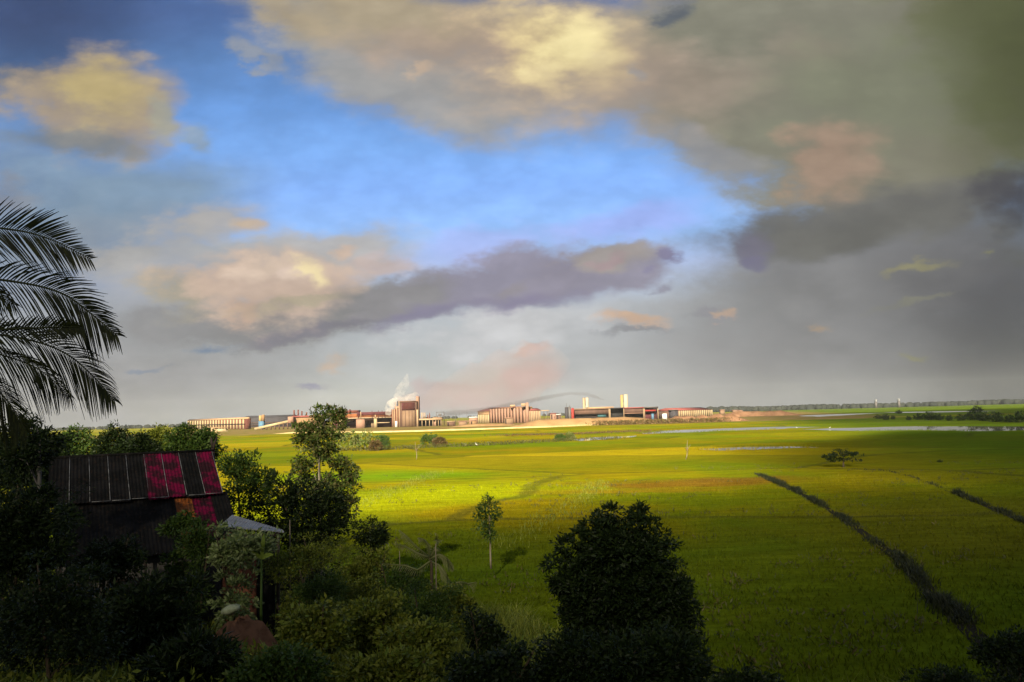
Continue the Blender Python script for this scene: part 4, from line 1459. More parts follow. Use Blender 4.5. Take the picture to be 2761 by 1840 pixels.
sbox('front_wall', wx0, wx1 - .1, Yh + .05, Yh + .2, zsg - .3, zt - .02, 'brick')
sbox('side_wall', wx0, wx0 + .15, Yh + .21, Yh + 1.9, zsg - .3, zt, 'brick')
dd = sbox('door', wx1 - .08, wx1 + .62, Yh + .1, Yh + .16, zsg - .2, zt - .35, 'black')  # black panel drawn in place of the shaded opening
sbox('post', s1[0] - .3, s1[0] - .2, Yh + .05, Yh + .15, zsg - .3, s1[2] - .02, 'wood_dark')
sbox('beam', wx0, s1[0] - .31, Yh - .02, Yh + .04, zt - .12, zt - .0, 'wood_dark')

# ------------------------------------------------------------------ bare mound, pale stone, banana leaf, broken palm, stakes
Yo = 27.5
c = at(550, 1448, Yo)
zg2 = float(H(c[0], Yo))
mb = MB()
nr_, na_ = 9, 36
V, Fc = [], []
for i in range(nr_):
    r = i / (nr_ - 1)
    for j in range(na_):
        a = 2 * math.pi * j / na_
        rr = r * (1 + .13 * math.sin(3 * a + 1) + .08 * math.sin(7 * a))
        h = (1 - r ** 2.6) * (c[2] + .42 - zg2) * (1 + .2 * mnoise.noise((math.cos(a) * r * 3, math.sin(a) * r * 3, 4)))
        V.append((c[0] + 1.3 * rr * math.cos(a), Yo + 1.0 * rr * math.sin(a), zg2 - .08 + h + .05 * rng.normal() * (r < .98)))
for i in range(nr_ - 1):
    for j in range(na_):
        Fc.append((i * na_ + j, (i + 1) * na_ + j, (i + 1) * na_ + (j + 1) % na_, i * na_ + (j + 1) % na_))
mb.add(V, Fc)
tag(mb.build('soil_mound', M['soil_red'], smooth=True), 'bare reddish soil mound among the dark shrubs of the slope', 'soil mound')
st_ = at(530, 1401, Yo)
mb = MB()
V, Fc = [], []
for i in range(9):
    ph = -math.pi / 2 + math.pi * i / 8
    for j in range(16):
        a = 2 * math.pi * j / 16
        k = 1 + .12 * mnoise.noise((math.cos(a) * 2, math.sin(a) * 2, ph * 1.5))
        p_ = np.array([.34 * k * math.cos(ph) * math.cos(a), .26 * k * math.cos(ph) * math.sin(a), .16 * k * math.sin(ph)])
        ca, sa = math.cos(.25), math.sin(.25)
        V.append(st_ + (p_[0] * ca - p_[2] * sa, p_[1], p_[0] * sa + p_[2] * ca))
for i in range(8):
    for j in range(16):
        Fc.append((i * 16 + j, i * 16 + (j + 1) % 16, (i + 1) * 16 + (j + 1) % 16, (i + 1) * 16 + j))
mb.add(V, Fc)
tag(mb.build('boulder', M['stone_pale'], smooth=True), 'pale greenish boulder lying on top of the bare soil mound', 'boulder')


def bleaf(mb, base, d, L, W, droop):
    n_ = 10
    s_ = np.linspace(0, 1, n_)
    d = unit(np.asarray(d, float))
    c_ = base + d * (L * s_)[:, None] + np.array([0, 0, -1]) * (droop * L * s_ ** 2)[:, None]
    sd = unit(np.cross(d, [0.3, 1, .2]))
    wd = W * np.sin(np.clip(s_ * .92 + .08, 0, 1) * math.pi) ** .6
    for sg in (1, -1):
        e = c_ + sd * (sg * wd)[:, None] + np.array([0, 0, .12]) * wd[:, None]
        mb.quads(np.stack([c_[:-1], e[:-1], e[1:], c_[1:]], 1))


bp = at(600, 1290, 28.2)
bz = float(H(bp[0], 28.2))
ban = thing('banana_plant', 'young banana plant with one upright yellow green leaf by the shed', 'banana plant', (bp[0], 28.2, bz))
mb = MB()
mb.tube([np.array([bp[0], 28.2, bz - .1]), at(601, 1285, 28.2)], [.07, .03], 8)
mb.build('stem', M['leaf_mid'], ban)
for (dx, dz, L, dr) in [(.12, 1, .95, .02), (-.7, .8, .7, .35), (.8, .7, .6, .4)]:
    mb = MB()
    bleaf(mb, at(601, 1285, 28.2), (dx, -.1, dz), L, .085, dr)
    mb.build('leaf', M['banana'], ban)

# broken palm with drooping bare ribs
Yk = 36.0
kb = at(990, 1320, Yk)
kz = float(H(kb[0], Yk))
brk = thing('broken_palm', 'withered young palm with bent bare fronds at the field edge', 'palm', (kb[0], Yk, kz))
khub = at(988, 1282, Yk)
mb = MB()
mb.tube([np.array([kb[0], Yk, kz - .1]), (kb + khub) / 2 + (.05, 0, 0), khub], [.08, .065, .05], 8)
mb.build('trunk', M['bark'], brk, smooth=True)
for pts in [[(988, 1282), (955, 1255), (935, 1235), (918, 1219)], [(988, 1282), (960, 1272), (935, 1258), (912, 1250)], [(988, 1282), (985, 1255), (975, 1242), (962, 1236)],
            [(988, 1282), (1000, 1262), (1004, 1245), (1002, 1232)], [(988, 1290), (1010, 1300), (1022, 1320), (1036, 1342)], [(988, 1290), (960, 1310), (930, 1300), (880, 1296)],
            [(1036, 1342), (1060, 1338), (1075, 1342), (1094, 1338)], [(988, 1285), (1010, 1275), (1030, 1290), (1040, 1310)]]:
    pp = np.array([at(x, y, Yk + rng.uniform(-.3, .3)) for x, y in pts])
    mb = frond(pp, .30, 26, .8, .016)
    mb.tube(pp, [.05, .045, .035, .015], 6)
    mb.build('frond', M['frond_dry'], brk)
for (px, yt, yb_, Ys, lab) in [(1077, 1262, 1310, 0, ''), (1075, 1262, 1300, 40, '')][:0]:
    pass
for (px, yt, yb_, Ys, lab) in [(918, 1266, 1310, 40, 'thin wooden stake left of the withered palm'), (1001, 1250, 1400, 34, 'tall thin wooden stake beside the withered palm'),
                               (666, 1195, 1260, 33, 'thin pale stake right of the grey shed roof')]:
    a, b = at(px, yt, Ys), at(px, yb_, Ys)
    b[2] = min(b[2], float(H(b[0], Ys))) - .1
    mb = MB()
    mb.tube([b, (a + b) / 2 + (.02, 0, 0), a], [.03, .027, .02], 6)
    tag(mb.build('stake', M['bark_mid']), lab, 'stake')


# ------------------------------------------------------------------ white egrets in the field
def egret(px, py, lab, flip=1, scale=1.0):
    q = G(px, py)
    o = thing('egret', lab, 'bird', tuple(q), 'white egrets in the fields')
    f_ = flip
    P_ = lambda x, y, z: q + np.array([x * f_, y, z]) * scale
    mb = MB()
    mb.tube([P_(.36, 0, .42), P_(.2, 0, .50), P_(0, 0, .58), P_(-.16, 0, .66), P_(-.24, 0, .74), P_(-.20, 0, .86), P_(-.26, 0, .98), P_(-.30, 0, 1.04), P_(-.37, 0, 1.03)],
            np.array([.02, .10, .15, .12, .06, .035, .03, .045, .02]) * scale, 10)
    mb.build('body', M['white'], o, smooth=True)
    mb = MB()
    mb.tube([P_(-.36, 0, 1.03), P_(-.5, 0, 1.0)], [.018 * scale, .004], 6)
    mb.build('bill', M['yellow'], o)
    for sx_ in (-.05, .05):
        mb = MB()
        mb.tube([P_(.02, sx_, .5), P_(.05, sx_, .27), P_(.0, sx_, 0)], .014 * scale, 5)
        mb.build('leg', M['black'], o)
    return o


egret(1095, 1026, 'white egret standing at the near edge of the dike, in the middle', 1, 1.25)
egret(1831, 986, 'white egret in the green field left of the long right pond', 1, 1.15)
egret(1907, 986, 'white egret at the water edge of the long right pond', -1, 1.15)

# ================================================================== works in the distance
def fx(x, y, Yd):
    return at(x * K, y * K, Yd)


def fz_(x, y, Yd):
    return float(at(x * K, y * K, Yd)[2])


def fb(par, name, xa, xb, yt, yb, Yd, dep, mat, loc=None):
    """box seen between xa..xb, yt..yb of the photo, front face Yd metres out"""
    xm = (xa + xb) / 2
    X0, X1 = fx(xa, yt, Yd)[0], fx(xb, yt, Yd)[0]
    zt_ = fz_(xm, yt, Yd)
    zb_ = 0.0 if yb is None else fz_(xm, yb, Yd)
    mb = MB()
    mb.box(((X0 + X1) / 2, Yd + dep / 2, (zt_ + zb_) / 2), (X1 - X0, dep, zt_ - zb_))
    return mb.build(name, M[mat], par)


def fcyl(par, name, xc, rpx, yt, yb, Yd, mat, n=16, cone=None):
    q = fx(xc, yt, Yd)
    zb_ = 0.0 if yb is None else fz_(xc, yb, Yd)
    r = rpx * K * Yd / F
    mb = MB()
    mb.cyl((q[0], Yd + r, zb_), r, q[2] - zb_, n, r if cone is None else r * cone)
    return mb.build(name, M[mat], par, smooth=False)


def fthing(name, lab, cat, xm, Yd, group=None):
    return thing(name, lab, cat, (float(fx(xm, 1130, Yd)[0]), Yd, 0.0), group)


def hall(par, fl_, fr2, dep, he, hr, wallm, roofm, ncol, colm, col_h=(0, 1), gap=.5, band=None, wname='wall'):
    fl_, fr2 = np.array([*fl_, 0.0]), np.array([*fr2, 0.0])
    d_ = unit(fr2 - fl_)
    Ld = np.linalg.norm(fr2 - fl_)
    bk_ = np.array([-d_[1], d_[0], 0]) * dep
    mb = MB()
    mb.hexa([fl_, fr2, fr2 + bk_, fl_ + bk_] + [q_ + (0, 0, he) for q_ in (fl_, fr2, fr2 + bk_, fl_ + bk_)])
    mb.build(wname, M[wallm], par)
    o_ = d_ * 1.0
    f_ = -bk_ / dep * 1.2
    up = np.array([0, 0, 1.0])
    a, b_, c_, e_ = fl_ - o_ + f_ + up * (he + .05), fr2 + o_ + f_ + up * (he + .05), fr2 + o_ + bk_ - f_ + up * (he + .05), fl_ - o_ + bk_ - f_ + up * (he + .05)
    r0_, r1_ = (a + e_) / 2 + up * (hr - he), (b_ + c_) / 2 + up * (hr - he)
    mb = MB()
    mb.add([a, b_, c_, e_, r0_, r1_], [(0, 1, 5, 4), (2, 3, 4, 5), (1, 2, 5), (3, 0, 4), (3, 2, 1, 0)])
    mb.build('roof', M[roofm], par)
    yw = math.atan2(d_[1], d_[0])
    for k in range(ncol):
        p_ = fl_ + d_ * (Ld * (k + .5) / ncol) + f_ * .5
        mb = MB()
        mb.box(p_ + (0, 0, he * (col_h[0] + col_h[1]) / 2), (Ld / ncol * gap, .9, he * (col_h[1] - col_h[0]) - .1), yw)
        mb.build('pilaster', M[colm], par)
    if band:
        mb = MB()
        mb.box((fl_ + fr2) / 2 + f_ * .95 + (0, 0, he * band), (Ld, .5, he * .09), yw)
        mb.build('band', M['dark'], par)


# A long striped hall, far left
o = fthing('factory_hall', 'long striped factory hall with two rows of pale bays, far left', 'factory hall', 590, 1300)
hall(o, fx(505, 1140, 1440)[[0, 1]], fx(661, 1135, 1200)[[0, 1]], 9, 16.0, 18.5, 'redbrown', 'roofpale', 21, 'cream', (.04, .97), .48, .5)
# B dark hall behind it
o = fthing('factory_hall', 'low dark slate hall behind the blue based silos', 'factory hall', 715, 1400)
hall(o, fx(655, 1135, 1420)[[0, 1]], fx(782, 1135, 1420)[[0, 1]], 60, 19.0, 22.0, 'slate', 'slate', 0, 'slate')
for yy_ in (1139, 1145, 1151):
    fb(o, 'wall_rail', 656, 781, yy_, yy_ + 1.2, 1418.5, 1.0, 'brownwall')
# C silos on a blue base
o = fthing('silo_tower', 'pair of tan silos standing on a blue base', 'silo tower', 705, 1150)
fb(o, 'base', 697, 710, 1136, None, 1150, 9, 'blue')
fcyl(o, 'silo', 701, 4.0, 1121, 1135.9, 1150, 'silo_old')
fcyl(o, 'silo', 708.5, 4.0, 1118.5, 1135.9, 1150, 'tanwall')
# D inclined conveyor
o = fthing('conveyor', 'long pale conveyor gallery climbing right towards the tree', 'conveyor', 735, 1050)
a, b_ = fx(686, 1157, 1050), fx(788, 1134, 1050)
mb = MB()
dv = b_ - a
ln = float(np.linalg.norm(dv))
mb.box((a + b_) / 2 + (0, 2, 0), (ln, 4, 3.0), 0, math.atan2(dv[2], math.hypot(dv[0], dv[1])))
mb.build('gallery', M['cream'], o)
for k in range(8):
    p_ = a + dv * (.2 + .78 * k / 7)
    mb = MB()
    mb.box((p_[0], 1052, (p_[2] - 1.6) / 2), (1.2, 2.5, max(p_[2] - 1.6, .5)))
    mb.build('support', M['brownwall'], o)
fb(o, 'head_house', 776, 789, 1124, 1141, 1048, 8, 'pink')
# E low white yard building
o = fthing('yard_building', 'low bright cream yard building at the left end of the works', 'building', 588, 1000)
fb(o, 'wall', 566, 578, 1154, None, 1000, 8, 'pale')
fb(o, 'annex', 578.3, 608, 1157, None, 1001, 7, 'cream')
fb(o, 'roof', 552, 612, 1152.5, 1153.9, 999, 10, 'roofpale')
fb(o, 'yard_wall', 560, 614, 1162, None, 990, 1, 'cream')
# F plant behind the sunlit tree
o = fthing('furnace_house', 'tan plant with three thin stacks half hidden behind the sunlit tree', 'factory', 820, 1060)
fb(o, 'wall', 789, 858, 1125, None, 1060, 40, 'tanwall')
fb(o, 'roof', 787, 860, 1121, 1124.9, 1058, 44, 'roofred')
for xc, yt in ((792.5, 1106), (803.5, 1105), (813.5, 1109), (826, 1112)):
    fcyl(o, 'chimney', xc, 1.9, yt, 1121, 1066, 'redbrown')
# G kiln hall on pillars
o = fthing('kiln_hall', 'long rust red kiln hall raised on pale pillars', 'factory', 975, 970)
fb(o, 'kiln_wall', 899, 1056, 1115, 1126, 975, 26, 'rustorange')
fb(o, 'roof', 962, 1056, 1111, 1119.5, 974, 24, 'maroon')
fb(o, 'roof', 921, 962, 1107, 1114.9, 974, 24, 'redbrown')
fb(o, 'deck', 896, 1056, 1126.2, 1128.6, 968, 34, 'pale')
fb(o, 'rear_wall', 899, 1056, 1128.7, None, 992, 5, 'maroon')
for xa, xb in ((925, 934), (936, 942), (945, 952)):
    fb(o, 'window_panel', xa, xb, 1130, 1135.5, 990, 1.9, 'pink')
for xa, xb, m_ in ((913, 921, 'cream'), (1008, 1015.5, 'cream')):
    fb(o, 'pillar', xa, xb, 1128.7, None, 969, 6, m_)
fb(o, 'pier', 960, 982, 1131, None, 969, 12, 'pink')
for xa in (1001, 1003.5, 1006):
    fb(o, 'pillar', xa, xa + 1.1, 1142, None, 967, 2, 'pale')
fb(o, 'pipe', 1016, 1050, 1139, 1141, 970, 3, 'pale')
fb(o, 'pipe', 985, 1008, 1132, 1133.2, 971, 3, 'brownwall')
for xc, rp, yt in ((925.5, 2.3, 1103), (934, 2.3, 1103.5), (943, 2.4, 1104.5)):
    fcyl(o, 'chimney', xc, rp, yt, 1115, 972, 'maroon')
for xc, rp, yt in ((966, 1.8, 1110), (972.5, 1.0, 1110.5), (1011.5, 1.5, 1119), (1003, .8, 1108), (1020, .8, 1107), (1030, .8, 1107), (1038, .7, 1108)):
    fcyl(o, 'vent_stack', xc, rp, yt, 1127, 967, 'pale' if rp < 1.6 and rp > .9 else 'maroon')
# H boiler house
o = fthing('boiler_house', 'tall brown boiler house with dark louvred upper front', 'boiler house', 1095, 950)
fb(o, 'wall', 1077, 1121, 1083, None, 950, 36, 'brownwall')
fb(o, 'roof', 1076, 1122, 1081.4, 1082.9, 948, 40, 'pink')
lv = fb(o, 'louvre_panel', 1083, 1118, 1086, 1106, 949.2, .79, 'maroon')
for k in range(6):
    fb(lv, 'louvre', 1087, 1116, 1087.5 + k * 3, 1088.7 + k * 3, 948.2, .98, 'redbrown')
fb(o, 'lower_panel', 1084.5, 1118, 1107.5, 1150, 949.3, .69, 'brownlow')
for xa in (1092, 1102, 1110):
    fb(o, 'rib', xa, xa + 1.2, 1107.5, 1150, 948.6, .68, 'brownwall')
fb(o, 'side_tower', 1055.5, 1077, 1104, None, 953, 22, 'redbrown')
fb(o, 'side_tower_top', 1064, 1077, 1096, 1103.9, 956, 16, 'pink')
for xa, yt in ((1058.5, 1104), (1063, 1104), (1069, 1097), (1075, 1090)):
    fb(o, 'column', xa, xa + 1.8, yt, None, 951.5, 1.45, 'pale')
fb(o, 'side_door', 1064.5, 1072, 1136, None, 951.8, 1.1, 'whitefar')
for xa, yt in ((1067, 1085), (1075.5, 1081)):
    fcyl(o, 'vent_pipe', xa, .9, yt, 1098, 957, 'pale')
fcyl(o, 'chimney', 1072.5, 1.8, 1082, 1104, 958, 'slate')
fb(o, 'pink_tower', 1121.4, 1127.5, 1069, None, 962, 16, 'pink')
fb(o, 'pier', 1122, 1127, 1105, None, 952, 8, 'pale')
# I open shed to the right
o = fthing('open_shed', 'long open shed with pale posts right of the boiler house', 'shed', 1157, 955)
fb(o, 'roof', 1125, 1191, 1129, 1133, 955, 24, 'pale')
fb(o, 'upper_wall', 1166, 1191, 1125, 1128.9, 960, 14, 'brownlow')
fb(o, 'rear_wall', 1126, 1190, 1133.1, None, 974, 2, 'dark')
for k, xa in enumerate((1126, 1137, 1147, 1157, 1166, 1174, 1181, 1188)):
    fb(o, 'post', xa, xa + 1.5, 1133.1, None, 956, 1.2, 'pale')
fb(o, 'store', 1166, 1174, 1136, None, 960, 8, 'pink')
for xc in (1136, 1140.5, 1145.5):
    fcyl(o, 'vent_stack', xc, 1.1, 1113, 1129, 962, 'pale')
for xc, yt in ((1153, 1118), (1158, 1113)):
    fcyl(o, 'hopper', xc, 2.2, yt, 1129, 962, 'redbrown', cone=.35)
# J gantry
o = fthing('gantry', 'dark square steel gantry frame right of the open shed', 'gantry', 1187, 980)
for xa in (1176, 1196.5):
    fb(o, 'leg', xa, xa + 1.2, 1111, None, 980, 1.5, 'steel')
fb(o, 'beam', 1177.3, 1196.4, 1111, 1112.6, 980, 1.5, 'steel')
fb(o, 'beam', 1177.3, 1196.4, 1121, 1122.6, 980, 1.5, 'steel')
fb(o, 'cab', 1182, 1190, 1116, 1120.9, 980, 2, 'steel')
# K pink hall group
o = fthing('pink_hall', 'large pink factory hall with pale vertical ribs and a short tower', 'factory hall', 1370, 1100)
hall(o, fx(1320, 1110, 1130)[[0, 1]], fx(1417, 1100, 1012)[[0, 1]], 10, fz_(1417, 1098, 1000), fz_(1417, 1096.5, 1000), 'brownlow', 'roofpale', 12, 'pink', (.02, .98), .72)
fb(o, 'tower', 1417.5, 1425, 1086, None, 1000, 14, 'pink')
fb(o, 'tower_top', 1405, 1417, 1088, 1096, 1004, 12, 'pale')
fb(o, 'roof_vent', 1375, 1389, 1092, 1097, 1040, 12, 'pale')
o = fthing('red_roof_hall', 'hall with long red roof behind the pink hall', 'factory hall', 1330, 1230)
hall(o, fx(1288, 1115, 1290)[[0, 1]], fx(1365, 1110, 1240)[[0, 1]], 60, fz_(1340, 1108, 1260), fz_(1340, 1098, 1260), 'tanwall', 'roofred', 0, 'pink')
o = fthing('annex_hall', 'low cream annex at the left end of the pink hall', 'factory hall', 1305, 1150)
hall(o, fx(1289, 1120, 1150)[[0, 1]], fx(1320, 1118, 1135)[[0, 1]], 10, fz_(1305, 1117, 1150), fz_(1305, 1115, 1150), 'tanwall', 'roofpale', 7, 'cream', (.02, .95), .6)
o = fthing('annex_hall', 'cream ribbed wing at the right end of the pink hall', 'factory hall', 1440, 1010)
hall(o, fx(1425.3, 1108, 1005)[[0, 1]], fx(1457, 1108, 1010)[[0, 1]], 30, fz_(1440, 1107, 1008), fz_(1440, 1101, 1008), 'brownlow', 'roofred', 7, 'pale', (.02, .96), .6)
# L small items
o = fthing('yard_shed', 'tiny white low shed left of the pink hall', 'shed', 1276, 1000)
fb(o, 'wall', 1265, 1287, 1126.5, None, 1000, 8, 'pink')
fb(o, 'roof', 1264, 1288, 1124.5, 1126.4, 999, 10, 'whitefar')
o = fthing('yard_shed', 'low pinkish shed in the yard right of the gantry', 'shed', 1247, 900)
fb(o, 'wall', 1237, 1258, 1137, None, 900, 8, 'brownlow')
fb(o, 'roof', 1235, 1272, 1135.4, 1136.9, 899, 10, 'pink')
# N conveyor bridge
o = fthing('pipe_bridge', 'thin pale pipe bridge right of the pink hall', 'pipe bridge', 1468, 1010)
fb(o, 'span', 1457.5, 1481, 1106.5, 1108.5, 1010, 3, 'pale')
for xa in (1466, 1475, 1479.5):
    fb(o, 'leg', xa, xa + 1, 1108.6, None, 1010.5, 1.5, 'brownwall')
# O tanks
tk = 'tanks left of the dark hall'
for xc, rp, yt, m_, lab, pt in ((1527.5, 4.6, 1099, 'slate', 'black cylindrical tank with thin mast, left end of the dark hall', 1087),
                                (1535.5, 3.6, 1098, 'steel', 'grey green tank between the black and the red tank', 1092),
                                (1544, 4.0, 1102, 'red', 'red tank touching the dark hall', 1100)):
    o = fthing('tank', lab, 'tank', xc, 990, tk)
    fcyl(o, 'shell', xc, rp, yt, None, 990, m_)
    fcyl(o, 'cap', xc, rp, yt - 1.6, yt - .02, 990, 'steel' if m_ != 'red' else 'red', cone=.3)
    fcyl(o, 'mast', xc, .45, pt, yt - 1.0, 990, 'steel', 6)
# P silos
for (xa, ra, ta, xb, rb, tb, base, lab) in ((1574, 3.0, 1073, 1582.5, 4.4, 1072.5, 1104, 'shorter pair of cream silo towers behind the dark hall'),
                                            (1676.5, 3.8, 1065, 1687.5, 5.6, 1064, 1104, 'taller pair of cream silo towers behind the dark hall')):
    o = fthing('silo_tower', lab, 'silo tower', (xa + xb) / 2, 1070)
    fcyl(o, 'silo', xa, ra, ta, None, 1068, 'pale' if xa < 1600 else 'silo_old', 18)
    fcyl(o, 'silo', xb, rb, tb, None, 1066, 'offwhite', 18)
    fb(o, 'top_walkway', xa - 2, xb + 3, ta - 1.2, ta - .9, 1072, 3, 'steel')
    fcyl(o, 'vent_pipe', xa + 3.4, .6, ta - 1, ta + 20, 1064.5, 'slate', 6)
# Q dark hall
o = fthing('dark_hall', 'long dark open sided works hall behind the tan earth bank', 'works hall', 1660, 1000)
fb(o, 'rear_wall', 1547, 1774, 1101, None, 1040, 3, 'dark')
fb(o, 'upper_wall', 1547, 1640.8, 1104.5, 1117, 1000, 2, 'brownwall')
fb(o, 'lower_bay_shade', 1549, 1641, 1117.1, None, 1006, 2, 'dark')  # dark panel set where the hall is open and in shade
fb(o, 'teal_machine', 1612, 1634, 1119, 1125, 1001, 4.9, 'teal')
fb(o, 'roof', 1546, 1641, 1101.5, 1104.4, 998, 41, 'brownlow')
fb(o, 'pale_roof', 1588, 1655, 1097.5, 1101.4, 1000, 38, 'roofpale')
fb(o, 'roof', 1641.2, 1682, 1099.5, 1101.8, 999, 40, 'slate')
fb(o, 'bay_shade', 1643, 1681, 1101.9, None, 1012, 2, 'black')  # black sheet stands for the shade inside the open bay
fb(o, 'upper_wall', 1683, 1735.8, 1101.5, 1114, 1000, 2, 'brownwall')
fb(o, 'wall_rail', 1684, 1735, 1114.1, 1115.4, 999, 2, 'pink')
fb(o, 'lower_bay_shade', 1683, 1735.8, 1115.5, None, 1010, 2, 'dark')  # dark panel drawn for the shaded space below the wall
fb(o, 'roof', 1682.2, 1736, 1098.5, 1101.4, 998, 41, 'roofred')
fb(o, 'roof', 1736.2, 1775, 1097, 1099.6, 998, 41, 'steel')
fb(o, 'red_beam', 1738, 1769, 1105.5, 1109.5, 1003, 2, 'red')
fb(o, 'bay_shade', 1738, 1771, 1109.6, None, 1012, 2, 'maroon')  # dark red sheet stands for the shaded depth of this bay
fb(o, 'blue_machine', 1757, 1763, 1116, None, 1005, 4, 'blue')
for xa in (1641.3, 1644, 1681, 1734, 1737, 1773):
    fb(o, 'post', xa, xa + 1.5, 1102, None, 997, 1.4, 'pale')
# R white box building
o = fthing('gate_house', 'small white cube building right of the dark hall', 'building', 1792, 960)
fb(o, 'wall', 1787, 1798, 1115, None, 960, 8, 'whitefar')
fb(o, 'roof', 1786.5, 1798.5, 1114, 1114.9, 959, 10, 'pink')
fb(o, 'doorway', 1798.2, 1800, 1116, None, 962, 3, 'dark')
# S ribbed hall at the right
o = fthing('factory_hall', 'long hall with cream columns and dark end, right end of the works', 'factory hall', 1865, 1050)
hall(o, fx(1828, 1110, 1040)[[0, 1]], fx(1921, 1108, 1090)[[0, 1]], 40, fz_(1870, 1106, 1060), fz_(1870, 1099, 1060), 'brownwall', 'roofred', 18, 'cream', (.15, .97), .45)
fb(o, 'end_bay', 1809.5, 1827.5, 1107, None, 1036, 36, 'slate')
fb(o, 'end_roof', 1808.5, 1827.8, 1105, 1106.9, 1034, 40, 'steel')
for xc, yt, Yd, lab in ((1228, 1116, 940, 'first thin pole in the yard left of the pink hall'), (1238, 1113, 960, 'second thin pole in the yard left of the pink hall'), (1259, 1112, 980, 'third thin pole in the yard left of the pink hall'),
                        (1490, 1108, 985, 'thin pole between the pipe bridge and the black tank'), (1514, 1112, 985, 'thin pole just left of the black tank'), (1781, 1110, 980, 'thin pole between the dark hall and the white cube building')):
    o = fthing('utility_pole', lab, 'pole', xc, Yd)
    fcyl(o, 'shaft', xc, .35, yt, None, Yd, 'steel', 6)
    fb(o, 'crossarm', xc - 2, xc + 2, yt + 1.5, yt + 2.1, Yd - .3, .4, 'steel')
for xa, xb, yt, Yd, m1, m2, lab in ((1205, 1226, 1136, 930, 'brownwall', 'pale', 'low dusty store between the open shed and the yard poles'), (1268, 1284, 1133, 950, 'tanwall', 'pink', 'low tan store below the tiny white shed'),
                                    (1484, 1500, 1114, 1000, 'pink', 'roofred', 'small pink store right of the pipe bridge'), (1500, 1512, 1117, 990, 'brownwall', 'whitefar', 'small brown store with pale roof left of the tanks'),
                                    (1360, 1384, 1126, 880, 'brownlow', 'pink', 'low brown store in front of the pink hall')):
    o = fthing('yard_store', lab, 'shed', (xa + xb) / 2, Yd)
    fb(o, 'wall', xa, xb, yt + 1.6, None, Yd, 7, m1)
    fb(o, 'roof', xa - .6, xb + .6, yt, yt + 1.55, Yd - 1, 9, m2)
    fb(o, 'door', xa + 2, xa + 5, yt + 4, None, Yd - .15, .14, 'dark')
# U small far buildings
for xa, xb, yt, Yd, lab in ((1943, 1954, 1105, 1500, 'tiny reddish building on the skyline right of the ribbed hall'), (1977, 1990, 1106, 1500, 'first of two tiny pale sheds on the skyline'),
                            (1992, 2002, 1106.5, 1500, 'second of two tiny pale sheds on the skyline')):
    o = fthing('distant_building', lab, 'building', (xa + xb) / 2, Yd)
    fb(o, 'wall', xa, xb, yt + 1.8, None, Yd, 10, 'brownlow')
    fb(o, 'roof', xa - .5, xb + .5, yt, yt + 1.75, Yd - 1, 12, 'pink')
for xc, yt, lab in ((2363, 1076, 'tiny white tower with tank above the far right treeline'), (2425, 1074, 'tiny white roofed building above the far right treeline')):
    o = fthing('distant_building', lab, 'building', xc, 2400)
    fb(o, 'wall', xc - 1.6, xc + 1.2, yt + 3.4, yt + 8, 2400, 8, 'greyfar')
    fb(o, 'base', xc - 2.5, xc + 2, yt + 8.05, None, 2400, 8, 'steel')
    fb(o, 'roof', xc - 1 if xc < 2400 else xc - 4, xc + 2.2, yt + 1.4, yt + 3.3, 2399, 10, 'greyfar')

# ------------------------------------------------------------------ far woods on the skyline
def wood(name, lab, x0_, x1_, Yd, hmin, hmax, n, mat, slope=0.0):
    mb = MB()
    xs_ = rng.uniform(x0_, x1_, n)
    big = np.array([mnoise.noise((a * .004, 7.0, Yd * .001)) for a in xs_])
    hh = np.clip(hmin + (hmax - hmin) * (.5 + .7 * big) * rng.uniform(.6, 1.1, n), hmin * .5, hmax * 1.3)
    for x_, h_ in zip(xs_, hh):
        y_ = Yd + slope * (x_ - x0_) + rng.uniform(-40, 40)
        rw = h_ * rng.uniform(.5, .9)
        k = 9
        a = np.linspace(0, 2 * math.pi, k, endpoint=False)
        rings = []
        for (zf_, rf) in ((0, .8), (.35, 1.0), (.7, .75), (.92, .38)):
            rr = rw * rf * rng.uniform(.75, 1.2, k)
            rings.append(np.stack([x_ + rr * np.cos(a), y_ + rr * np.sin(a), np.full(k, h_ * zf_) + rng.uniform(-.05, .05, k) * h_], -1))
        rings.append(np.array([[x_, y_, h_]]))
        V_ = np.concatenate(rings)
        Ff = [(i * k + j, i * k + (j + 1) % k, (i + 1) * k + (j + 1) % k, (i + 1) * k + j) for i in range(3) for j in range(k)]
        Ff += [(3 * k + j, 3 * k + (j + 1) % k, 4 * k) for j in range(k)]
        mb.add(V_, Ff)
    return tag(mb.build(name, M[mat], smooth=False), lab, 'woods', kind='stuff')


M['farleaf'] = pmat('farleaf', (.020, .024, .022), (.030, .034, .028), .02, .95, .05)
wood('far_woods', 'low dark woods along the left skyline behind the palm', -2600, -700, 2300, 8, 14, 420, 'farleaf')
wood('far_woods', 'thin woods on the skyline behind the factory', -1100, 1100, 3200, 8, 13, 330, 'farleaf')
wood('far_woods', 'dark woods along the right skyline', 650, 3000, 2600, 12, 22, 560, 'farleaf')

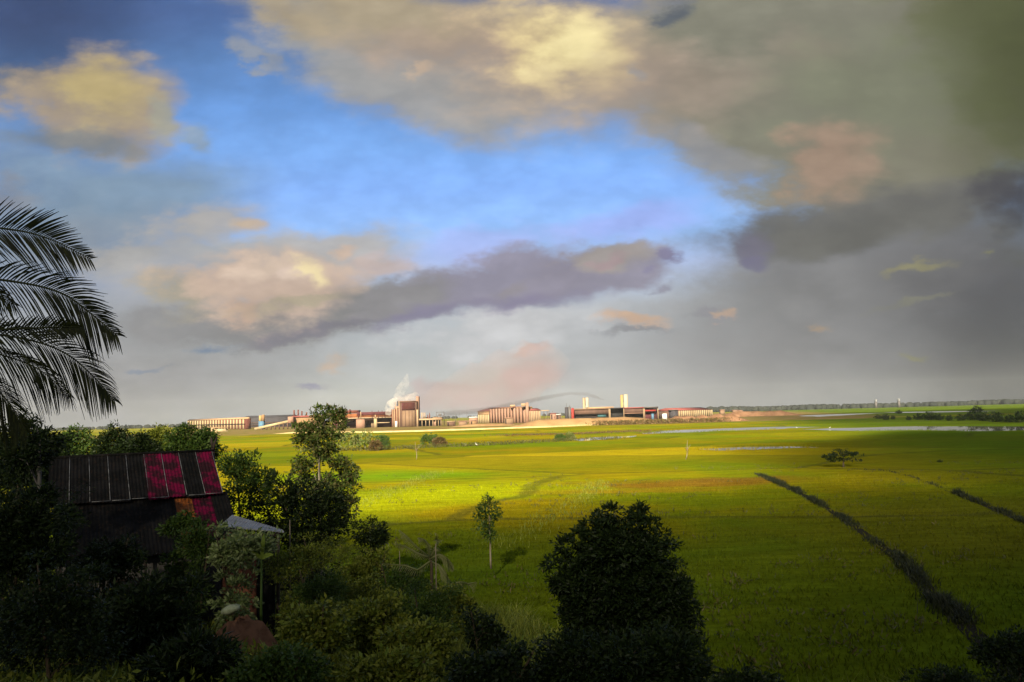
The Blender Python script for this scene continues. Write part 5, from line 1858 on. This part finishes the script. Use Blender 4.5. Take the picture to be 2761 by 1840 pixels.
# ------------------------------------------------------------------ smoke and steam
def puffmesh(pts, rad, n=14, wob=.12, sub=4):
    pts = np.asarray(pts, float)
    m = len(pts)
    ff = np.linspace(0, m - 1, (m - 1) * sub + 1)
    c = np.stack([np.interp(ff, range(m), pts[:, k]) for k in range(3)], -1)
    r = np.interp(ff, range(m), rad)
    mb = MB()
    a = np.linspace(0, 2 * math.pi, n, endpoint=False)
    t_ = unit(np.gradient(c, axis=0))
    ax = unit(np.cross(t_, [0, 1.0, 0]))
    bx_ = np.cross(t_, ax)
    V = []
    for i in range(len(c)):
        for j in range(n):
            k = 1 + wob * 2.2 * mnoise.noise((c[i, 0] * .06 + math.cos(a[j]), c[i, 2] * .09 + math.sin(a[j]), 2.0))
            V.append(c[i] + r[i] * k * (math.cos(a[j]) * ax[i] + math.sin(a[j]) * bx_[i]))
    Fq = [(i * n + j, i * n + (j + 1) % n, (i + 1) * n + (j + 1) % n, (i + 1) * n + j) for i in range(len(c) - 1) for j in range(n)]
    Fq += [tuple(range(n))[::-1], tuple((len(c) - 1) * n + j for j in range(n))]
    mb.add(V, Fq)
    return mb




def cloudymat(name, col_, dens, scale, lo, hi):
    m = volmat(name, col_, dens)
    t = m.node_tree
    v = [n for n in t.nodes if n.bl_idname == 'ShaderNodeVolumePrincipled'][0]
    p = t.nodes.new('ShaderNodeNewGeometry').outputs['Position']
    f = nz(t, p, scale, 4, .65).outputs['Fac']
    t.links.new(sstep(t, f, lo, hi, 0.0, dens), v.inputs['Density'])
    return m


M['steam'] = cloudymat('steam', (.97, .93, .88), .16, .09, .36, .62)
M['steam_thin'] = cloudymat('steam_thin', (.95, .88, .82), .075, .08, .40, .66)
M['steam_wisp'] = cloudymat('steam_wisp', (.93, .89, .86), .05, .10, .38, .66)
M['smoke_pink'] = volmat('smoke_pink', (.62, .44, .38), .0034)
M['smoke_dark'] = volmat('smoke_dark', (.22, .20, .21), .07)
Ysm = 972
o = tag(puffmesh([fx(1046, 1120, Ysm), fx(1048, 1110, Ysm), fx(1052, 1100, Ysm), fx(1057, 1091, Ysm), fx(1065, 1082, Ysm), fx(1072, 1074, Ysm)],
                 [3, 5, 5.5, 6, 5, 1.5], wob=.2).build('steam_plume', M['steam'], smooth=True), 'bright white steam rising at the left side of the boiler house', 'steam', kind='stuff')
o = tag(puffmesh([fx(1064, 1086, Ysm + 6), fx(1072, 1073, Ysm + 6), fx(1080, 1059, Ysm + 6), fx(1088, 1044, Ysm + 6), fx(1094, 1028, Ysm + 6), fx(1098, 1008, Ysm + 6)],
                 [4, 7, 7, 6.5, 5, 1.5], wob=.2).build('steam_wisp', M['steam_wisp'], smooth=True), 'thin steam wisp tapering up above the boiler house', 'steam', kind='stuff')
o = tag(puffmesh([fx(1060, 1084, 985), fx(1080, 1078, 985), fx(1100, 1078, 985), fx(1118, 1074, 985), fx(1128, 1070, 985), fx(1133, 1068, 985)], [4, 6, 7, 7.5, 7, 2], wob=.25).build('steam_cloud', M['steam_thin'], smooth=True),
        'thin cream steam hanging over the boiler house roof', 'steam', kind='stuff')
o = tag(puffmesh([at(950, 935, 1120), at(1010, 915, 1120), at(1080, 895, 1120), at(1150, 872, 1120), at(1220, 850, 1120), at(1275, 838, 1120), at(1310, 835, 1120)], [4, 22, 34, 42, 42, 30, 6], 18, .12).build('smoke_plume', M['smoke_pink'], smooth=True),
        'broad pinkish smoke drifting right from the boiler house', 'smoke', kind='stuff')
dk = sp((1195, 1117), (1240, 1113), (1282, 1109), (1340, 1099), (1380, 1092), (1430, 1081), (1500, 1067), (1540, 1061), (1580, 1063), (1605, 1070), (1630, 1080))
o = tag(puffmesh([at(x_, y_, 1160) for x_, y_ in dk], [4, 4.5, 4, 4, 4, 3.6, 3.0, 2.4, 2.4, 3, 1], 12, .2).build('dark_smoke', M['smoke_dark'], smooth=True),
        'thin dark smoke trail bending over the pink hall', 'smoke', kind='stuff')

# ------------------------------------------------------------------ unseen vapour bodies added behind the viewpoint: they shade the slope and the right side of the plain
def shade_cloud(tx, ty, alt, rx, ry, rz, tau, lab, wob=.12):
    c = np.array([tx, ty, 0.0]) - sdir * (alt / -sdir[2])
    mb = MB()
    nu, nv = 48, 24
    V, Fc = [], []
    for i in range(nv + 1):
        ph = math.pi * i / nv
        for j in range(nu):
            a = 2 * math.pi * j / nu
            d_ = np.array([math.sin(ph) * math.cos(a), math.sin(ph) * math.sin(a), math.cos(ph)])
            k = 1 + wob * 1.6 * mnoise.noise(tuple(d_ * 1.9 + tx * .01)) + wob * mnoise.noise(tuple(d_ * 5 + 1.3))
            V.append(c + d_ * k * (rx, ry, rz))
    for i in range(nv):
        for j in range(nu):
            Fc.append((i * nu + j, (i + 1) * nu + j, (i + 1) * nu + (j + 1) % nu, i * nu + (j + 1) % nu))
    mb.add(V, Fc)
    path = 2 / math.sqrt((sdir[0] / rx) ** 2 + (sdir[1] / ry) ** 2 + (sdir[2] / rz) ** 2)
    return tag(mb.build('shade_cloud', volmat('shade_cloud', (.9, .9, .9), tau / path), smooth=True), lab, 'shade_cloud', kind='stuff')


shade_cloud(-66, -39, 300, 88, 108, 16, 4.5, 'added unseen low cloud behind the viewpoint, shading the house')
shade_cloud(50, -34, 340, 78, 96, 16, 2.4, 'added unseen low cloud behind the viewpoint, shading the big tree')
shade_cloud(54, 45, 420, 102, 66, 16, 1.7, 'added unseen thin cloud behind the viewpoint, shading the near field', .24)
shade_cloud(192, 150, 560, 146, 190, 24, 2.3, 'added unseen cloud behind the viewpoint, shading the right field', .2)
shade_cloud(620, 620, 1100, 430, 640, 60, 1.7, 'added unseen wide cloud shading the far right plain')
mb = MB()
mb.box((0, 2080, 69), (8800, 4640, 142))
haze = mb.build('haze', volmat('haze', (.86, .90, .97), HAZE), loc=(0, 2080, -2))
haze['kind'] = 'stuff'
haze['label'] = 'thin pale haze lying over the whole plain'
haze['category'] = 'haze'
print('objects', len(bpy.data.objects), 'polys', sum(len(m.polygons) for m in bpy.data.meshes))
